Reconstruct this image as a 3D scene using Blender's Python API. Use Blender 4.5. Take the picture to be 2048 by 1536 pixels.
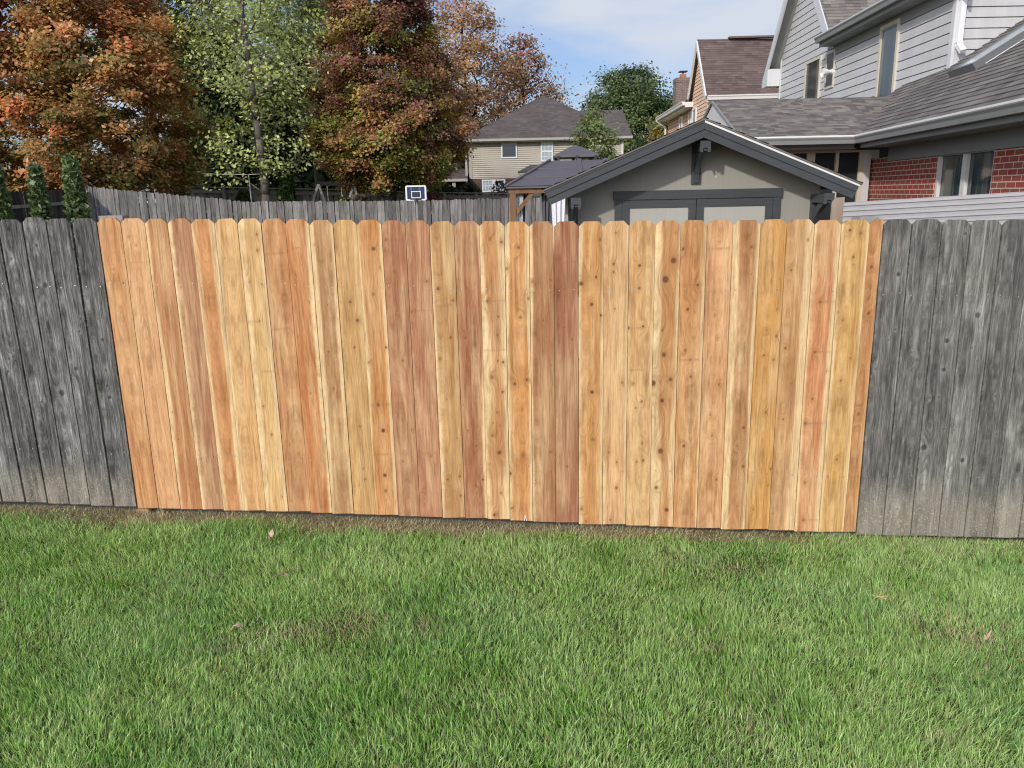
import bpy, bmesh, math, random
import numpy as np
from mathutils import Vector, Matrix
for o in list(bpy.data.objects): bpy.data.objects.remove(o)
SC = bpy.context.scene
COL = SC.collection
R = math.radians
# ------------------------------------------------------------------ camera, world, sun, exposure
F = 1540.0; PITCH = R(13.79); ROLL = R(1.2); CZ = 2.02
_f = np.array([0, math.cos(PITCH), -math.sin(PITCH)]); _r = np.array([1., 0, 0]); _u = np.cross(_r, _f)
_R = math.cos(ROLL)*_r - math.sin(ROLL)*_u
_U = math.sin(ROLL)*_r + math.cos(ROLL)*_u
cam = bpy.data.cameras.new('camera'); camo = bpy.data.objects.new('camera', cam); COL.objects.link(camo)
cam.sensor_width = 36; cam.lens = F/2048*36; cam.clip_start = .05; cam.clip_end = 2000
camo.matrix_world = Matrix(((_R[0], _U[0], -_f[0], 0), (_R[1], _U[1], -_f[1], 0), (_R[2], _U[2], -_f[2], CZ), (0, 0, 0, 1)))
SC.camera = camo
SC.view_settings.view_transform = 'Standard'; SC.view_settings.look = 'None'
SC.view_settings.exposure = 0.29; SC.view_settings.gamma = 1
SC.cycles.max_bounces = 6; SC.cycles.transparent_max_bounces = 8
SC.cycles.use_denoising = True; SC.cycles.denoising_prefilter = 'NONE'; SC.cycles.denoising_input_passes = 'RGB_ALBEDO_NORMAL'; SC.cycles.filter_width = 1.15; SC.cycles.use_adaptive_sampling = False; SC.cycles.sample_clamp_indirect = 4; SC.cycles.caustics_reflective = False; SC.cycles.caustics_refractive = False; SC.cycles.diffuse_bounces = 3
SUN = Vector((-.50, -.76, .44)).normalized()
sun = bpy.data.lights.new('sun', 'SUN'); sun.energy = 2.2; sun.angle = R(2.2); sun.color = (1, .94, .86)
suno = bpy.data.objects.new('sun', sun); COL.objects.link(suno)
suno.rotation_euler = SUN.to_track_quat('Z', 'Y').to_euler()
W = bpy.data.worlds.new('World'); SC.world = W; W.use_nodes = True
wn = W.node_tree.nodes; wl = W.node_tree.links
bg = wn['Background']; bg.inputs['Strength'].default_value = .145
sky = wn.new('ShaderNodeTexSky'); sky.sky_type = 'NISHITA'; sky.sun_disc = False
sky.sun_elevation = math.asin(SUN.z); sky.sun_rotation = math.atan2(SUN.x, SUN.y)
sky.air_density = 1.0; sky.dust_density = 2.0; sky.ozone_density = 2.0
tc = wn.new('ShaderNodeTexCoord'); mp = wn.new('ShaderNodeMapping')
mp.inputs['Scale'].default_value = (2.0, 2.0, 6.5); mp.inputs['Location'].default_value = (.35, .2, .1)
mp.inputs['Rotation'].default_value = (0, R(14), 0)
nz = wn.new('ShaderNodeTexNoise'); nz.inputs['Scale'].default_value = 1.5; nz.inputs['Detail'].default_value = 7; nz.inputs['Roughness'].default_value = .5; nz.inputs['Distortion'].default_value = .4
rp = wn.new('ShaderNodeValToRGB'); rp.color_ramp.elements[0].position = .43; rp.color_ramp.elements[1].position = .66
mx = wn.new('ShaderNodeMixRGB'); mx.inputs[2].default_value = (3.75, 4.05, 4.6, 1)
sky_gain = wn.new('ShaderNodeMixRGB'); sky_gain.blend_type = 'MULTIPLY'; sky_gain.inputs[0].default_value = 1; sky_gain.inputs[2].default_value = (.70, .72, .86, 1)
wl.new(tc.outputs['Generated'], mp.inputs[0]); wl.new(mp.outputs[0], nz.inputs['Vector'])
dt_ = wn.new('ShaderNodeVectorMath'); dt_.operation = 'DOT_PRODUCT'; dt_.inputs[1].default_value = SUN; wl.new(tc.outputs['Generated'], dt_.inputs[0])
gl_ = wn.new('ShaderNodeMapRange'); gl_.inputs['From Min'].default_value = -.25; gl_.inputs['From Max'].default_value = 1; gl_.inputs['To Min'].default_value = 1; gl_.inputs['To Max'].default_value = 2.6; wl.new(dt_.outputs['Value'], gl_.inputs['Value'])
cg_ = wn.new('ShaderNodeVectorMath'); cg_.operation = 'SCALE'; cg_.inputs[0].default_value = (3.75, 4.05, 4.6); wl.new(gl_.outputs[0], cg_.inputs['Scale']); wl.new(cg_.outputs[0], mx.inputs[2])
wl.new(nz.outputs['Fac'], rp.inputs[0]); wl.new(rp.outputs[0], mx.inputs[0])
wl.new(sky.outputs[0], sky_gain.inputs[1]); wl.new(sky_gain.outputs[0], mx.inputs[1]); wl.new(mx.outputs[0], bg.inputs['Color'])

# ------------------------------------------------------------------ measuring helpers (a sight line at a known distance, height or plane)
def ray(px, py):
    d = _f + (px-1024)/F*_R - (py-768)/F*_U
    return d/d[1]
def at(px, py, Y):
    d = ray(px, py)*Y; d[2] += CZ; return d
def atz(px, py, z):
    d = ray(px, py); return at(px, py, (z-CZ)/d[2])
def atx(px, py, x):
    d = ray(px, py); return at(px, py, x/d[0])
def hit(px, py, P, N):
    d = ray(px, py); o = np.array([0, 0, CZ]); return o + d*(((np.array(P)-o)@N)/(d@N))
def sstep(a, b, x):
    t = np.clip((np.asarray(x, float)-a)/(b-a), 0, 1); return t*t*(3-2*t)
def ground_z(x, y):
    x = np.asarray(x, float); y = np.asarray(y, float)
    near = (.034-.0285*np.clip(x, -7, 7))*(1-sstep(7, 14, y))
    return near + .75*sstep(26, 38, y) + .75*sstep(-5, -12, x)*sstep(14, 24, y) - .02*sstep(40, 400, y)
def on_ground(px, py):
    z = 0.
    for _ in range(8):
        p = atz(px, py, z); z = float(ground_z(p[0], p[1]))
    return p
def lin(c):
    return tuple(((v/255)/12.92 if v/255 <= .04045 else ((v/255+.055)/1.055)**2.4) for v in c)
# ------------------------------------------------------------------ object helpers
def tag(o, label, cat, group=None):
    o['label'] = label; o['category'] = cat
    if group: o['group'] = group
    return o
def thing(name, label, cat, loc=(0, 0, 0), group=None):
    o = bpy.data.objects.new(name, None); COL.objects.link(o); o.location = [float(v) for v in loc]
    o.empty_display_size = .2
    return tag(o, label, cat, group)
class MB:
    """collects shapes in world coordinates and links them as one mesh object"""
    def __init__(s): s.v = []; s.f = []; s.uv = []; s.m = []
    def add(s, vs, fs, uv=None, m=0):
        b = len(s.v); s.v += [tuple(map(float, p)) for p in vs]
        for f in fs:
            s.f.append([b+i for i in f]); s.m.append(m)
            s.uv.append([tuple(uv[i]) for i in f] if uv is not None else None)
    def hexa(s, p, m=0):   # 8 corner points: bottom 4 then top 4
        s.add(p, [(3, 2, 1, 0), (4, 5, 6, 7), (0, 1, 5, 4), (1, 2, 6, 5), (2, 3, 7, 6), (3, 0, 4, 7)], m=m)
    def box(s, x0, x1, y0, y1, z0, z1, m=0):
        s.hexa([(x0, y0, z0), (x1, y0, z0), (x1, y1, z0), (x0, y1, z0), (x0, y0, z1), (x1, y0, z1), (x1, y1, z1), (x0, y1, z1)], m)
    def beam(s, p, q, w, h, up=(0, 0, 1), m=0):  # box from p to q, w across, h along up
        p = np.array(p, float); q = np.array(q, float); d = q-p; d /= np.linalg.norm(d)
        a = np.cross(d, np.array(up, float)); a /= np.linalg.norm(a); b = np.cross(a, d)
        c = [p-a*w/2-b*h/2, p+a*w/2-b*h/2, p+a*w/2+b*h/2, p-a*w/2+b*h/2]
        s.hexa(c+[v+(q-p) for v in c], m)
    def tube(s, p, q, r0, r1=None, n=10, m=0):
        r1 = r0 if r1 is None else r1
        p = np.array(p, float); q = np.array(q, float); d = q-p; d /= np.linalg.norm(d)
        t = np.array([0, 0, 1.]) if abs(d[2]) < .9 else np.array([1., 0, 0]); a = np.cross(d, t); a /= np.linalg.norm(a); b = np.cross(d, a)
        A = [p+r0*(math.cos(k*2*math.pi/n)*a+math.sin(k*2*math.pi/n)*b) for k in range(n)]
        B = [q+r1*(math.cos(k*2*math.pi/n)*a+math.sin(k*2*math.pi/n)*b) for k in range(n)]
        s.add(A+B, [(k, (k+1) % n, n+(k+1) % n, n+k) for k in range(n)]+[tuple(range(n))[::-1], tuple(range(n, 2*n))], m=m)
    def path(s, pts, r, n=8, m=0):
        for a, b in zip(pts[:-1], pts[1:]): s.tube(a, b, r, r, n, m)
    def prism(s, pts, d, m=0):   # extrude polygon pts by vector d
        n = len(pts); P = [np.array(p, float) for p in pts]; d = np.array(d, float)
        s.add(P+[p+d for p in P], [tuple(range(n))[::-1], tuple(range(n, 2*n))]+[(k, (k+1) % n, n+(k+1) % n, n+k) for k in range(n)], m=m)
    def build(s, name, mat, parent=None, fix=True, smooth=False):
        me = bpy.data.meshes.new(name); me.from_pydata(s.v, [], s.f)
        mats = mat if isinstance(mat, (list, tuple)) else [mat]
        for q in mats: me.materials.append(q)
        if len(mats) > 1: me.polygons.foreach_set('material_index', s.m)
        if any(u is not None for u in s.uv):
            L = me.uv_layers.new(name='UVMap'); flat = []
            for f, u in zip(s.f, s.uv):
                for k in range(len(f)): flat += list(u[k]) if u is not None else [0, 0]
            L.data.foreach_set('uv', flat)
        if fix:
            bm = bmesh.new(); bm.from_mesh(me); bmesh.ops.recalc_face_normals(bm, faces=bm.faces); bm.to_mesh(me); bm.free()
        if smooth: me.polygons.foreach_set('use_smooth', [True]*len(me.polygons))
        o = bpy.data.objects.new(name, me); COL.objects.link(o)
        if parent is not None: adopt(o, parent)
        return o
def adopt(o, parent):
    """world-coordinate mesh becomes a child; geometry moved into the thing's own space"""
    loc = Vector((0, 0, 0)); q = parent
    while q is not None: loc += q.location; q = q.parent
    o.data.transform(Matrix.Translation(-loc)); o.parent = parent
def centre(o):
    """put a single-mesh thing's origin at the base of its shape"""
    bb = [Vector(c) for c in o.bound_box]; b = Vector((sum(c.x for c in bb)/8, sum(c.y for c in bb)/8, min(c.z for c in bb)))
    o.data.transform(Matrix.Translation(-b)); o.location = b; return o
def clip_poly(poly, v0, v1):
    for side, lim in ((1, v0), (-1, v1)):
        out = []
        for i in range(len(poly)):
            a, b = poly[i], poly[(i+1) % len(poly)]
            ia, ib = side*(a[1]-lim) >= 0, side*(b[1]-lim) >= 0
            if ia: out.append(a)
            if ia != ib:
                t = (lim-a[1])/(b[1]-a[1]); out.append((a[0]+t*(b[0]-a[0]), lim))
        poly = out
        if len(poly) < 3: return []
    return poly
def lapped(mb, poly, O, U, V, N, course, proud=.012, gap=0., depth=.02):
    """boards / shingle courses over a flat polygon given in (u,v): each course leans out at its butt"""
    O = np.array(O, float); U = np.array(U, float); V = np.array(V, float); N = np.array(N, float)
    vmin = min(p[1] for p in poly); vmax = max(p[1] for p in poly)
    k = math.floor(vmin/course)
    while k*course < vmax:
        v0, v1 = k*course, (k+1)*course
        p = clip_poly(poly, v0+gap, v1)
        if len(p) >= 3:
            th = lambda v: proud*(1-(v-v0)/course)+.001
            mb.add([O+U*a+V*b+N*th(b) for a, b in p], [tuple(range(len(p)))], uv=p)
            lo = min(b for a, b in p); e = [a for a, b in p if abs(b-lo) < 1e-6]
            if len(e) >= 2:
                a0, a1 = min(e), max(e)
                mb.add([O+U*a0+V*lo-N*depth, O+U*a1+V*lo-N*depth, O+U*a1+V*lo+N*th(lo), O+U*a0+V*lo+N*th(lo)], [(0, 1, 2, 3)], uv=[(a0, lo-.001), (a1, lo-.001), (a1, lo), (a0, lo)])
                if gap > 0:   # recessed shadow joint
                    mb.add([O+U*a0+V*v0-N*depth, O+U*a1+V*v0-N*depth, O+U*a1+V*lo-N*depth, O+U*a0+V*lo-N*depth], [(0, 1, 2, 3)], uv=[(a0, v0), (a1, v0), (a1, lo), (a0, lo)])
        k += 1
# ------------------------------------------------------------------ materials
class NT:
    def __init__(s, name):
        s.m = bpy.data.materials.new(name); s.m.use_nodes = True; s.t = s.m.node_tree; s.n = s.t.nodes
        s.b = s.n['Principled BSDF']; s.out = s.n['Material Output']
    def new(s, typ, **kw):
        n = s.n.new(typ)
        for k, v in kw.items(): setattr(n, k, v)
        return n
    def put(s, sock, v):
        if hasattr(v, 'is_output') or isinstance(v, bpy.types.NodeSocket): s.t.links.new(v, sock)
        elif isinstance(v, (tuple, list)) and sock.type == 'RGBA' and len(v) == 3: sock.default_value = (*v, 1)
        else: sock.default_value = v
    def attr(s, name, out='Fac'):
        n = s.new('ShaderNodeAttribute', attribute_name=name); return n.outputs[out]
    def obj(s): return s.new('ShaderNodeTexCoord').outputs['Object']
    def uv(s): return s.new('ShaderNodeTexCoord').outputs['UV']
    def gpos(s): return s.new('ShaderNodeNewGeometry').outputs['Position']
    def scale(s, vec, sc):
        n = s.new('ShaderNodeMapping'); s.put(n.inputs[0], vec); n.inputs['Scale'].default_value = sc; return n.outputs[0]
    def noise(s, vec, scale=5, detail=4, rough=.55, dist=0., out='Fac'):
        n = s.new('ShaderNodeTexNoise'); s.put(n.inputs['Vector'], vec); n.inputs['Scale'].default_value = scale
        n.inputs['Detail'].default_value = detail; n.inputs['Roughness'].default_value = rough; n.inputs['Distortion'].default_value = dist
        return n.outputs[out]
    def ramp(s, fac, stops, interp='LINEAR'):
        n = s.new('ShaderNodeValToRGB'); s.put(n.inputs[0], fac); r = n.color_ramp; r.interpolation = interp
        while len(r.elements) < len(stops): r.elements.new(.5)
        for e, (p, c) in zip(r.elements, stops):
            e.position = p; e.color = (*c, 1) if isinstance(c, tuple) else (c, c, c, 1)
        return n.outputs[0]
    def mix(s, fac, a, b, mode='MIX'):
        n = s.new('ShaderNodeMixRGB', blend_type=mode); s.put(n.inputs[0], fac); s.put(n.inputs[1], a); s.put(n.inputs[2], b); return n.outputs[0]
    def math(s, op, a, b=0.):
        n = s.new('ShaderNodeMath', operation=op); s.put(n.inputs[0], a); s.put(n.inputs[1], b); return n.outputs[0]
    def comb(s, x, y, z):
        n = s.new('ShaderNodeCombineXYZ'); s.put(n.inputs[0], x); s.put(n.inputs[1], y); s.put(n.inputs[2], z); return n.outputs[0]
    def sep(s, v):
        n = s.new('ShaderNodeSeparateXYZ'); s.put(n.inputs[0], v); return n.outputs
    def bump(s, h, strength=.3, dist=.01):
        n = s.new('ShaderNodeBump'); s.put(n.inputs['Height'], h); n.inputs['Strength'].default_value = strength; n.inputs['Distance'].default_value = dist
        s.t.links.new(n.outputs[0], s.b.inputs['Normal'])
    def fin(s, col, rough=.8, spec=.3, metal=0.):
        s.put(s.b.inputs['Base Color'], col); s.put(s.b.inputs['Roughness'], rough); s.b.inputs['Specular IOR Level'].default_value = spec; s.b.inputs['Metallic'].default_value = metal
        return s.m
def plain(name, c, rough=.6, var=.12, sc=3., spec=.4, metal=0., bump=0.):
    t = NT(name); n = t.noise(t.gpos(), sc, 5, .6); n2 = t.noise(t.gpos(), sc*14, 3, .6)
    f = t.math('ADD', t.math('MULTIPLY', n, .7), t.math('MULTIPLY', n2, .3))
    col = t.ramp(f, [(.25, tuple(v*(1-var) for v in c)), (.75, tuple(min(1, v*(1+var)) for v in c))])
    if bump: t.bump(n2, bump, .004)
    return t.fin(col, rough, spec, metal)
def painted_wood(name, c, rough=.6, vertical=True, var=.1):
    t = NT(name); p = t.gpos()
    g = t.noise(t.scale(p, (60, 60, 3) if vertical else (3, 3, 60)), 1, 6, .6, .6)
    d = t.noise(p, 1.3, 4, .6)
    col = t.mix(.5, t.ramp(g, [(.3, tuple(v*(1-var*1.6) for v in c)), (.7, tuple(v*(1+var) for v in c))]), t.ramp(d, [(.3, tuple(v*(1-var) for v in c)), (.7, tuple(v*(1+var) for v in c))]))
    t.bump(g, .35, .006)
    return t.fin(col, rough, .35)
def siding_paint(name, c, rough=.65, streak=.14):
    t = NT(name); p = t.gpos()
    a = t.noise(t.scale(p, (1.2, 1.2, 9)), 1, 5, .6); b = t.noise(t.scale(p, (7, 7, .5)), 1, 4, .6); e = t.noise(t.scale(p, (25, 25, 120)), 1, 3, .6)
    f = t.math('ADD', t.math('MULTIPLY', a, .45), t.math('ADD', t.math('MULTIPLY', b, .4), t.math('MULTIPLY', e, .15)))
    col = t.ramp(f, [(.3, tuple(v*(1-streak) for v in c)), (.7, tuple(min(1, v*(1+streak*.6)) for v in c))])
    t.bump(e, .1, .003)
    return t.fin(col, rough, .3)
def shingle_mat(name, cols, tab=.3, course=.145):
    t = NT(name); uv = t.sep(t.uv())
    row = t.math('FLOOR', t.math('DIVIDE', uv[1], course))
    wn1 = t.new('ShaderNodeTexWhiteNoise', noise_dimensions='1D'); t.put(wn1.inputs['W'], row)
    uu = t.math('ADD', t.math('DIVIDE', uv[0], tab), t.math('MULTIPLY', wn1.outputs['Value'], 7.3))
    # irregular tab widths
    j = t.noise(t.comb(t.math('MULTIPLY', uu, .9), t.math('MULTIPLY', row, 3.7), 0.), 1., 1, .5)
    uu = t.math('ADD', uu, t.math('MULTIPLY', j, .45)); cell = t.math('FLOOR', uu)
    wn2 = t.new('ShaderNodeTexWhiteNoise', noise_dimensions='2D'); t.put(wn2.inputs['Vector'], t.comb(cell, row, 0.))
    base = t.ramp(wn2.outputs['Value'], [(0, cols[0]), (.35, cols[1]), (.7, cols[2]), (1, cols[3])])
    gr = t.noise(t.comb(uv[0], uv[1], 0.), 160, 3, .7); big = t.noise(t.comb(uv[0], uv[1], 0.), .6, 4, .6)
    col = t.mix(.28, base, t.ramp(gr, [(.3, tuple(v*.55 for v in cols[1])), (.7, tuple(v*1.5 for v in cols[2]))]))
    col = t.mix(1, col, t.ramp(big, [(.3, .82), (.7, 1.12)]), 'MULTIPLY')
    fr = t.math('FRACT', uu); edge = t.math('GREATER_THAN', t.math('ABSOLUTE', t.math('SUBTRACT', fr, .5)), .475)
    t.bump(t.math('ADD', gr, t.math('MULTIPLY', edge, -1.5)), .35, .006)
    return t.fin(col, .95, .15)
def brick_mat(name, c1, c2, mortar, bw=.215, bh=.075, gap=.012):
    t = NT(name); n = t.new('ShaderNodeTexBrick'); t.put(n.inputs['Vector'], t.uv())
    n.inputs['Color1'].default_value = (*c1, 1); n.inputs['Color2'].default_value = (*c2, 1); n.inputs['Mortar'].default_value = (*mortar, 1)
    n.inputs['Scale'].default_value = 1; n.inputs['Mortar Size'].default_value = gap*.5; n.inputs['Mortar Smooth'].default_value = .3
    n.inputs['Bias'].default_value = 0; n.inputs['Brick Width'].default_value = bw; n.inputs['Row Height'].default_value = bh
    f = t.noise(t.uv(), 60, 4, .65); g = t.noise(t.uv(), 5, 3, .6)
    col = t.mix(1, n.outputs['Color'], t.ramp(f, [(.3, .78), (.7, 1.18)]), 'MULTIPLY')
    col = t.mix(1, col, t.ramp(g, [(.3, .85), (.7, 1.1)]), 'MULTIPLY')
    t.bump(t.math('SUBTRACT', t.math('MULTIPLY', f, .3), n.outputs['Fac']), .5, .008)
    return t.fin(col, .9, .2)
def glass_mat(name, c=(.02, .03, .035), rough=.04, spec=.9):
    t = NT(name); n = t.noise(t.gpos(), 1.5, 2, .5)
    t.bump(n, .02, .01)
    return t.fin(c, rough, spec)
def leaf_mat(name, trans=.44):
    t = NT(name); c = t.attr('col', 'Color')
    t.fin(c, .55, .25)
    tr = t.new('ShaderNodeBsdfTranslucent'); t.put(tr.inputs[0], t.mix(1, c, (1.15, 1.1, .7), 'MULTIPLY'))
    m = t.new('ShaderNodeMixShader'); m.inputs[0].default_value = trans
    t.t.links.new(t.b.outputs[0], m.inputs[1]); t.t.links.new(tr.outputs[0], m.inputs[2]); t.t.links.new(m.outputs[0], t.out.inputs[0])
    return t.m
def bark_mat(name, c):
    t = NT(name); p = t.gpos(); n = t.noise(t.scale(p, (9, 9, 2.2)), 2, 6, .65, .8); g = t.noise(p, 1.2, 3)
    col = t.mix(1, t.ramp(n, [(.3, tuple(v*.55 for v in c)), (.7, tuple(v*1.3 for v in c))]), t.ramp(g, [(.3, .8), (.7, 1.15)]), 'MULTIPLY')
    t.bump(n, .8, .03); return t.fin(col, .95, .1)
def cloth_mat(name, c):
    t = NT(name); n = t.noise(t.scale(t.gpos(), (8, 8, 1)), 2, 4); col = t.ramp(n, [(.3, tuple(v*.9 for v in c)), (.7, tuple(min(1, v*1.05) for v in c))])
    return t.fin(col, .9, .1)
def rough_wood(name, c, var=.35, freq=30, knots=True):
    t = NT(name); p = t.obj()
    g = t.noise(t.scale(p, (freq, freq, freq*.05)), 1, 6, .65, .7); b = t.noise(t.scale(p, (6, 6, .8)), 1, 4, .6); 
    col = t.mix(.45, t.ramp(g, [(.3, tuple(v*(1-var) for v in c)), (.7, tuple(v*(1+var) for v in c))]), t.ramp(b, [(.25, tuple(v*(1-var) for v in c)), (.75, tuple(v*(1+var) for v in c))]))
    if knots:
        k = t.noise(t.scale(p, (9, 9, 3.5)), 1, 2, .5); col = t.mix(t.ramp(k, [(.68, 0.), (.76, .7)]), col, tuple(v*.4 for v in c))
    t.bump(g, .4, .005); return t.fin(col, .9, .15)

def picket_new():
    t = NT('fresh_cedar'); P = t.sep(t.attr('bpos', 'Vector')); ring = t.attr('ring'); seed = t.attr('seed')
    heart = t.attr('heart', 'Color'); sapc = t.attr('sapc', 'Color'); sap = t.attr('sap'); knot = t.attr('knot'); halo = t.attr('halo'); bar = t.attr('bar')
    v1 = t.comb(ring, seed, t.math('MULTIPLY', P[2], .045))
    g1 = t.noise(v1, 130, 3, .6)                     # growth rings
    g2 = t.noise(v1, 420, 2, .6)
    v2 = t.comb(P[0], seed, t.math('MULTIPLY', P[2], .06))
    s1 = t.noise(v2, 38, 4, .6, .3)                  # long colour streaks
    b1 = t.noise(t.comb(P[0], seed, P[2]), 4.5, 4, .6)   # blotches
    s2 = t.noise(t.comb(P[0], t.math('ADD', seed, 31.), t.math('MULTIPLY', P[2], .09)), 17, 3, .55, .4)
    h2 = t.mix(t.ramp(s2, [(.42, 0.), (.70, .55)]), heart, sapc)
    h2 = t.mix(t.ramp(s2, [(.25, .38), (.42, 0.)]), h2, t.mix(1, heart, (.74, .62, .56), 'MULTIPLY'))
    col = t.mix(sap, h2, sapc)
    col = t.mix(1, col, t.ramp(g1, [(.30, (.72, .66, .60)), (.5, (1., 1., 1.)), (.72, (1.14, 1.15, 1.17))]), 'MULTIPLY')
    col = t.mix(.7, col, t.ramp(g2, [(.30, (.78, .72, .66)), (.6, (1.06, 1.06, 1.06))]), 'MULTIPLY')
    col = t.mix(.8, col, t.ramp(s1, [(.28, (.68, .62, .58)), (.5, (1., 1., 1.)), (.75, (1.18, 1.18, 1.16))]), 'MULTIPLY')
    col = t.mix(.5, col, t.ramp(b1, [(.28, (.80, .74, .70)), (.5, (1., 1., 1.)), (.75, (1.12, 1.12, 1.10))]), 'MULTIPLY')
    col = t.mix(t.math('MULTIPLY', halo, .62), col, (.36, .165, .055))
    col = t.mix(t.math('MULTIPLY', bar, t.ramp(s1, [(.35, .15), (.65, .48)])), col, (.24, .125, .06))
    kc = t.ramp(t.noise(t.comb(P[0], seed, P[2]), 260, 2), [(.3, (.055, .024, .014)), (.7, (.19, .085, .04))])
    col = t.mix(knot, col, kc)
    fib = t.noise(t.comb(P[0], seed, t.math('MULTIPLY', P[2], .12)), 700, 2, .6)
    t.bump(t.math('ADD', t.math('MULTIPLY', g1, .5), t.math('ADD', fib, t.math('MULTIPLY', knot, -.6))), .28, .003)
    return t.fin(col, .78, .25)
def picket_old(nm, k):
    q = lambda v: max(.12, 1+(v-1)*k)
    t = NT(nm); P = t.sep(t.attr('bpos', 'Vector')); ring = t.attr('ring'); seed = t.attr('seed')
    heart = t.attr('heart', 'Color'); knot = t.attr('knot'); halo = t.attr('halo'); dirt = t.attr('dirt'); edge = t.attr('edge')
    v1 = t.comb(ring, seed, t.math('MULTIPLY', P[2], .06))
    g1 = t.noise(v1, 150, 4, .7); g2 = t.noise(v1, 46, 3, .6)
    s1 = t.noise(t.comb(P[0], seed, t.math('MULTIPLY', P[2], .055)), 30, 6, .7, .25)
    b1 = t.noise(t.comb(P[0], seed, t.math('MULTIPLY', P[2], .35)), 7, 5, .65)
    fl = t.noise(t.comb(P[0], seed, t.math('MULTIPLY', P[2], .45)), 60, 3, .7)
    col = t.mix(1, heart, t.ramp(g1, [(.30, q(.40)), (.5, q(.93)), (.70, q(1.7))]), 'MULTIPLY')
    col = t.mix(.9, col, t.ramp(g2, [(.32, .74), (.5, 1.), (.70, 1.2)]), 'MULTIPLY')
    col = t.mix(.9, col, t.ramp(s1, [(.30, q(.50)), (.48, q(.92)), (.60, q(1.3)), (.74, q(2.3))]), 'MULTIPLY')
    col = t.mix(.8, col, t.ramp(b1, [(.28, q(.66)), (.5, 1.), (.74, q(1.5))]), 'MULTIPLY')
    col = t.mix(t.math('MULTIPLY', t.math('MULTIPLY', halo, .62), t.ramp(g1, [(.35, .1), (.6, 1.)])), col, (.40, .39, .37))
    col = t.mix(t.math('MULTIPLY', knot, .85), col, (.035, .032, .03))
    col = t.mix(t.math('MULTIPLY', edge, t.ramp(fl, [(.46, 0.), (.66, .38)])), col, (.32, .32, .27))
    col = t.mix(t.math('MULTIPLY', dirt, t.ramp(b1, [(.3, .15), (.7, .55)])), col, (.36, .315, .235))
    sp = t.noise(t.comb(P[0], seed, P[2]), 95, 3, .65)
    col = t.mix(t.math('MULTIPLY', t.math('MULTIPLY', dirt, 1.), t.ramp(sp, [(.57, 0.), (.64, .8)])), col, (.42, .38, .29))
    t.bump(t.math('ADD', g1, t.math('MULTIPLY', knot, -1.)), .5, .004)
    return t.fin(col, .92, .15)

M = {}
M['new'] = picket_new(); M['old'] = picket_old('weathered_cedar', 1.35); M['old_soft'] = picket_old('weathered_cedar_soft', 1.0)
M['nail'] = plain('zinc_nail', (.55, .55, .52), .4, .1, 3, .5, .8)
M['rail'] = rough_wood('pine_rail', (.42, .27, .13)); M['grey_post'] = rough_wood('weathered_post', (.30, .29, .26))
M['grey_siding'] = siding_paint('pale_grey_siding', (.545, .545, .55), .65, .2); M['grey_trim'] = siding_paint('pale_grey_trim', (.60, .61, .63), .5, .08)
M['white_trim'] = siding_paint('white_trim', (.70, .69, .66), .45, .07); M['cream_trim'] = siding_paint('cream_trim', (.60, .55, .45), .5, .08)
M['gutter'] = plain('grey_gutter', (.25, .255, .25), .4, .12, 2, .5); M['gutter_lip'] = plain('white_gutter_lip', (.75, .74, .70), .35, .08, 2, .5)
M['soffit'] = siding_paint('grey_soffit', (.27, .275, .27), .6, .1)
M['tan_siding'] = siding_paint('tan_siding', (.74, .51, .36)); M['beige_siding'] = siding_paint('beige_vinyl', (.50, .46, .375), .5, .08)
M['beige_trim'] = siding_paint('beige_trim', (.43, .40, .34), .5, .08)
M['shingle'] = shingle_mat('grey_brown_shingles', [(.105, .092, .094), (.17, .152, .146), (.235, .212, .19), (.32, .29, .25)], .16, .104)
M['shingle_wing'] = shingle_mat('wing_shingles', [(.105, .092, .094), (.17, .152, .146), (.235, .212, .19), (.32, .29, .25)], .12, .064)
M['shingle_near'] = shingle_mat('near_shingles', [(.115, .10, .10), (.165, .147, .142), (.21, .19, .172), (.27, .245, .215)], .2, .135)
M['shingle_brown'] = shingle_mat('brown_shingles', [(.11, .08, .074), (.14, .103, .094), (.17, .125, .112), (.20, .15, .135)], .24, .115)
M['shingle_dark'] = shingle_mat('taupe_shingles', [(.105, .09, .088), (.13, .112, .108), (.15, .13, .122), (.175, .15, .14)], .3, .15)
M['shingle_shed'] = shingle_mat('shed_shingles', [(.10, .09, .085), (.15, .135, .125), (.19, .17, .155), (.22, .2, .18)], .3, .145)
M['brick'] = brick_mat('red_brick', (.36, .062, .048), (.27, .092, .068), (.62, .54, .43), .182, .064, .012); M['brick_dark'] = brick_mat('dark_brick', (.09, .045, .04), (.13, .07, .06), (.17, .14, .12))
M['brick_chimney'] = brick_mat('chimney_brick', (.22, .165, .135), (.16, .12, .10), (.33, .29, .25), .2, .07)
M['flue'] = plain('clay_flue', (.40, .16, .085), .8); M['black_metal'] = plain('black_metal', (.025, .025, .028), .45, .2, 3, .5)
M['glass'] = glass_mat('window_glass', rough=.13, spec=.6); t_ = NT('curtained_glass'); n_ = t_.noise(t_.scale(t_.gpos(), (9, 5, .12)), 1, 3, .6, .2); t_.bump(t_.noise(t_.gpos(), 1.2, 2), .02, .01)
M['blue_glass'] = t_.fin(t_.ramp(n_, [(.36, (.018, .032, .036)), (.52, (.04, .062, .068)), (.60, (.15, .15, .135)), (.72, (.07, .09, .09))]), .05, .9)
M['pale_glass'] = glass_mat('pale_glass', (.36, .42, .44), .15, .6); M['curtain_in'] = cloth_mat('drawn_curtain', (.20, .18, .155)); M['blind'] = cloth_mat('pale_blind', (.42, .43, .42))
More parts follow.
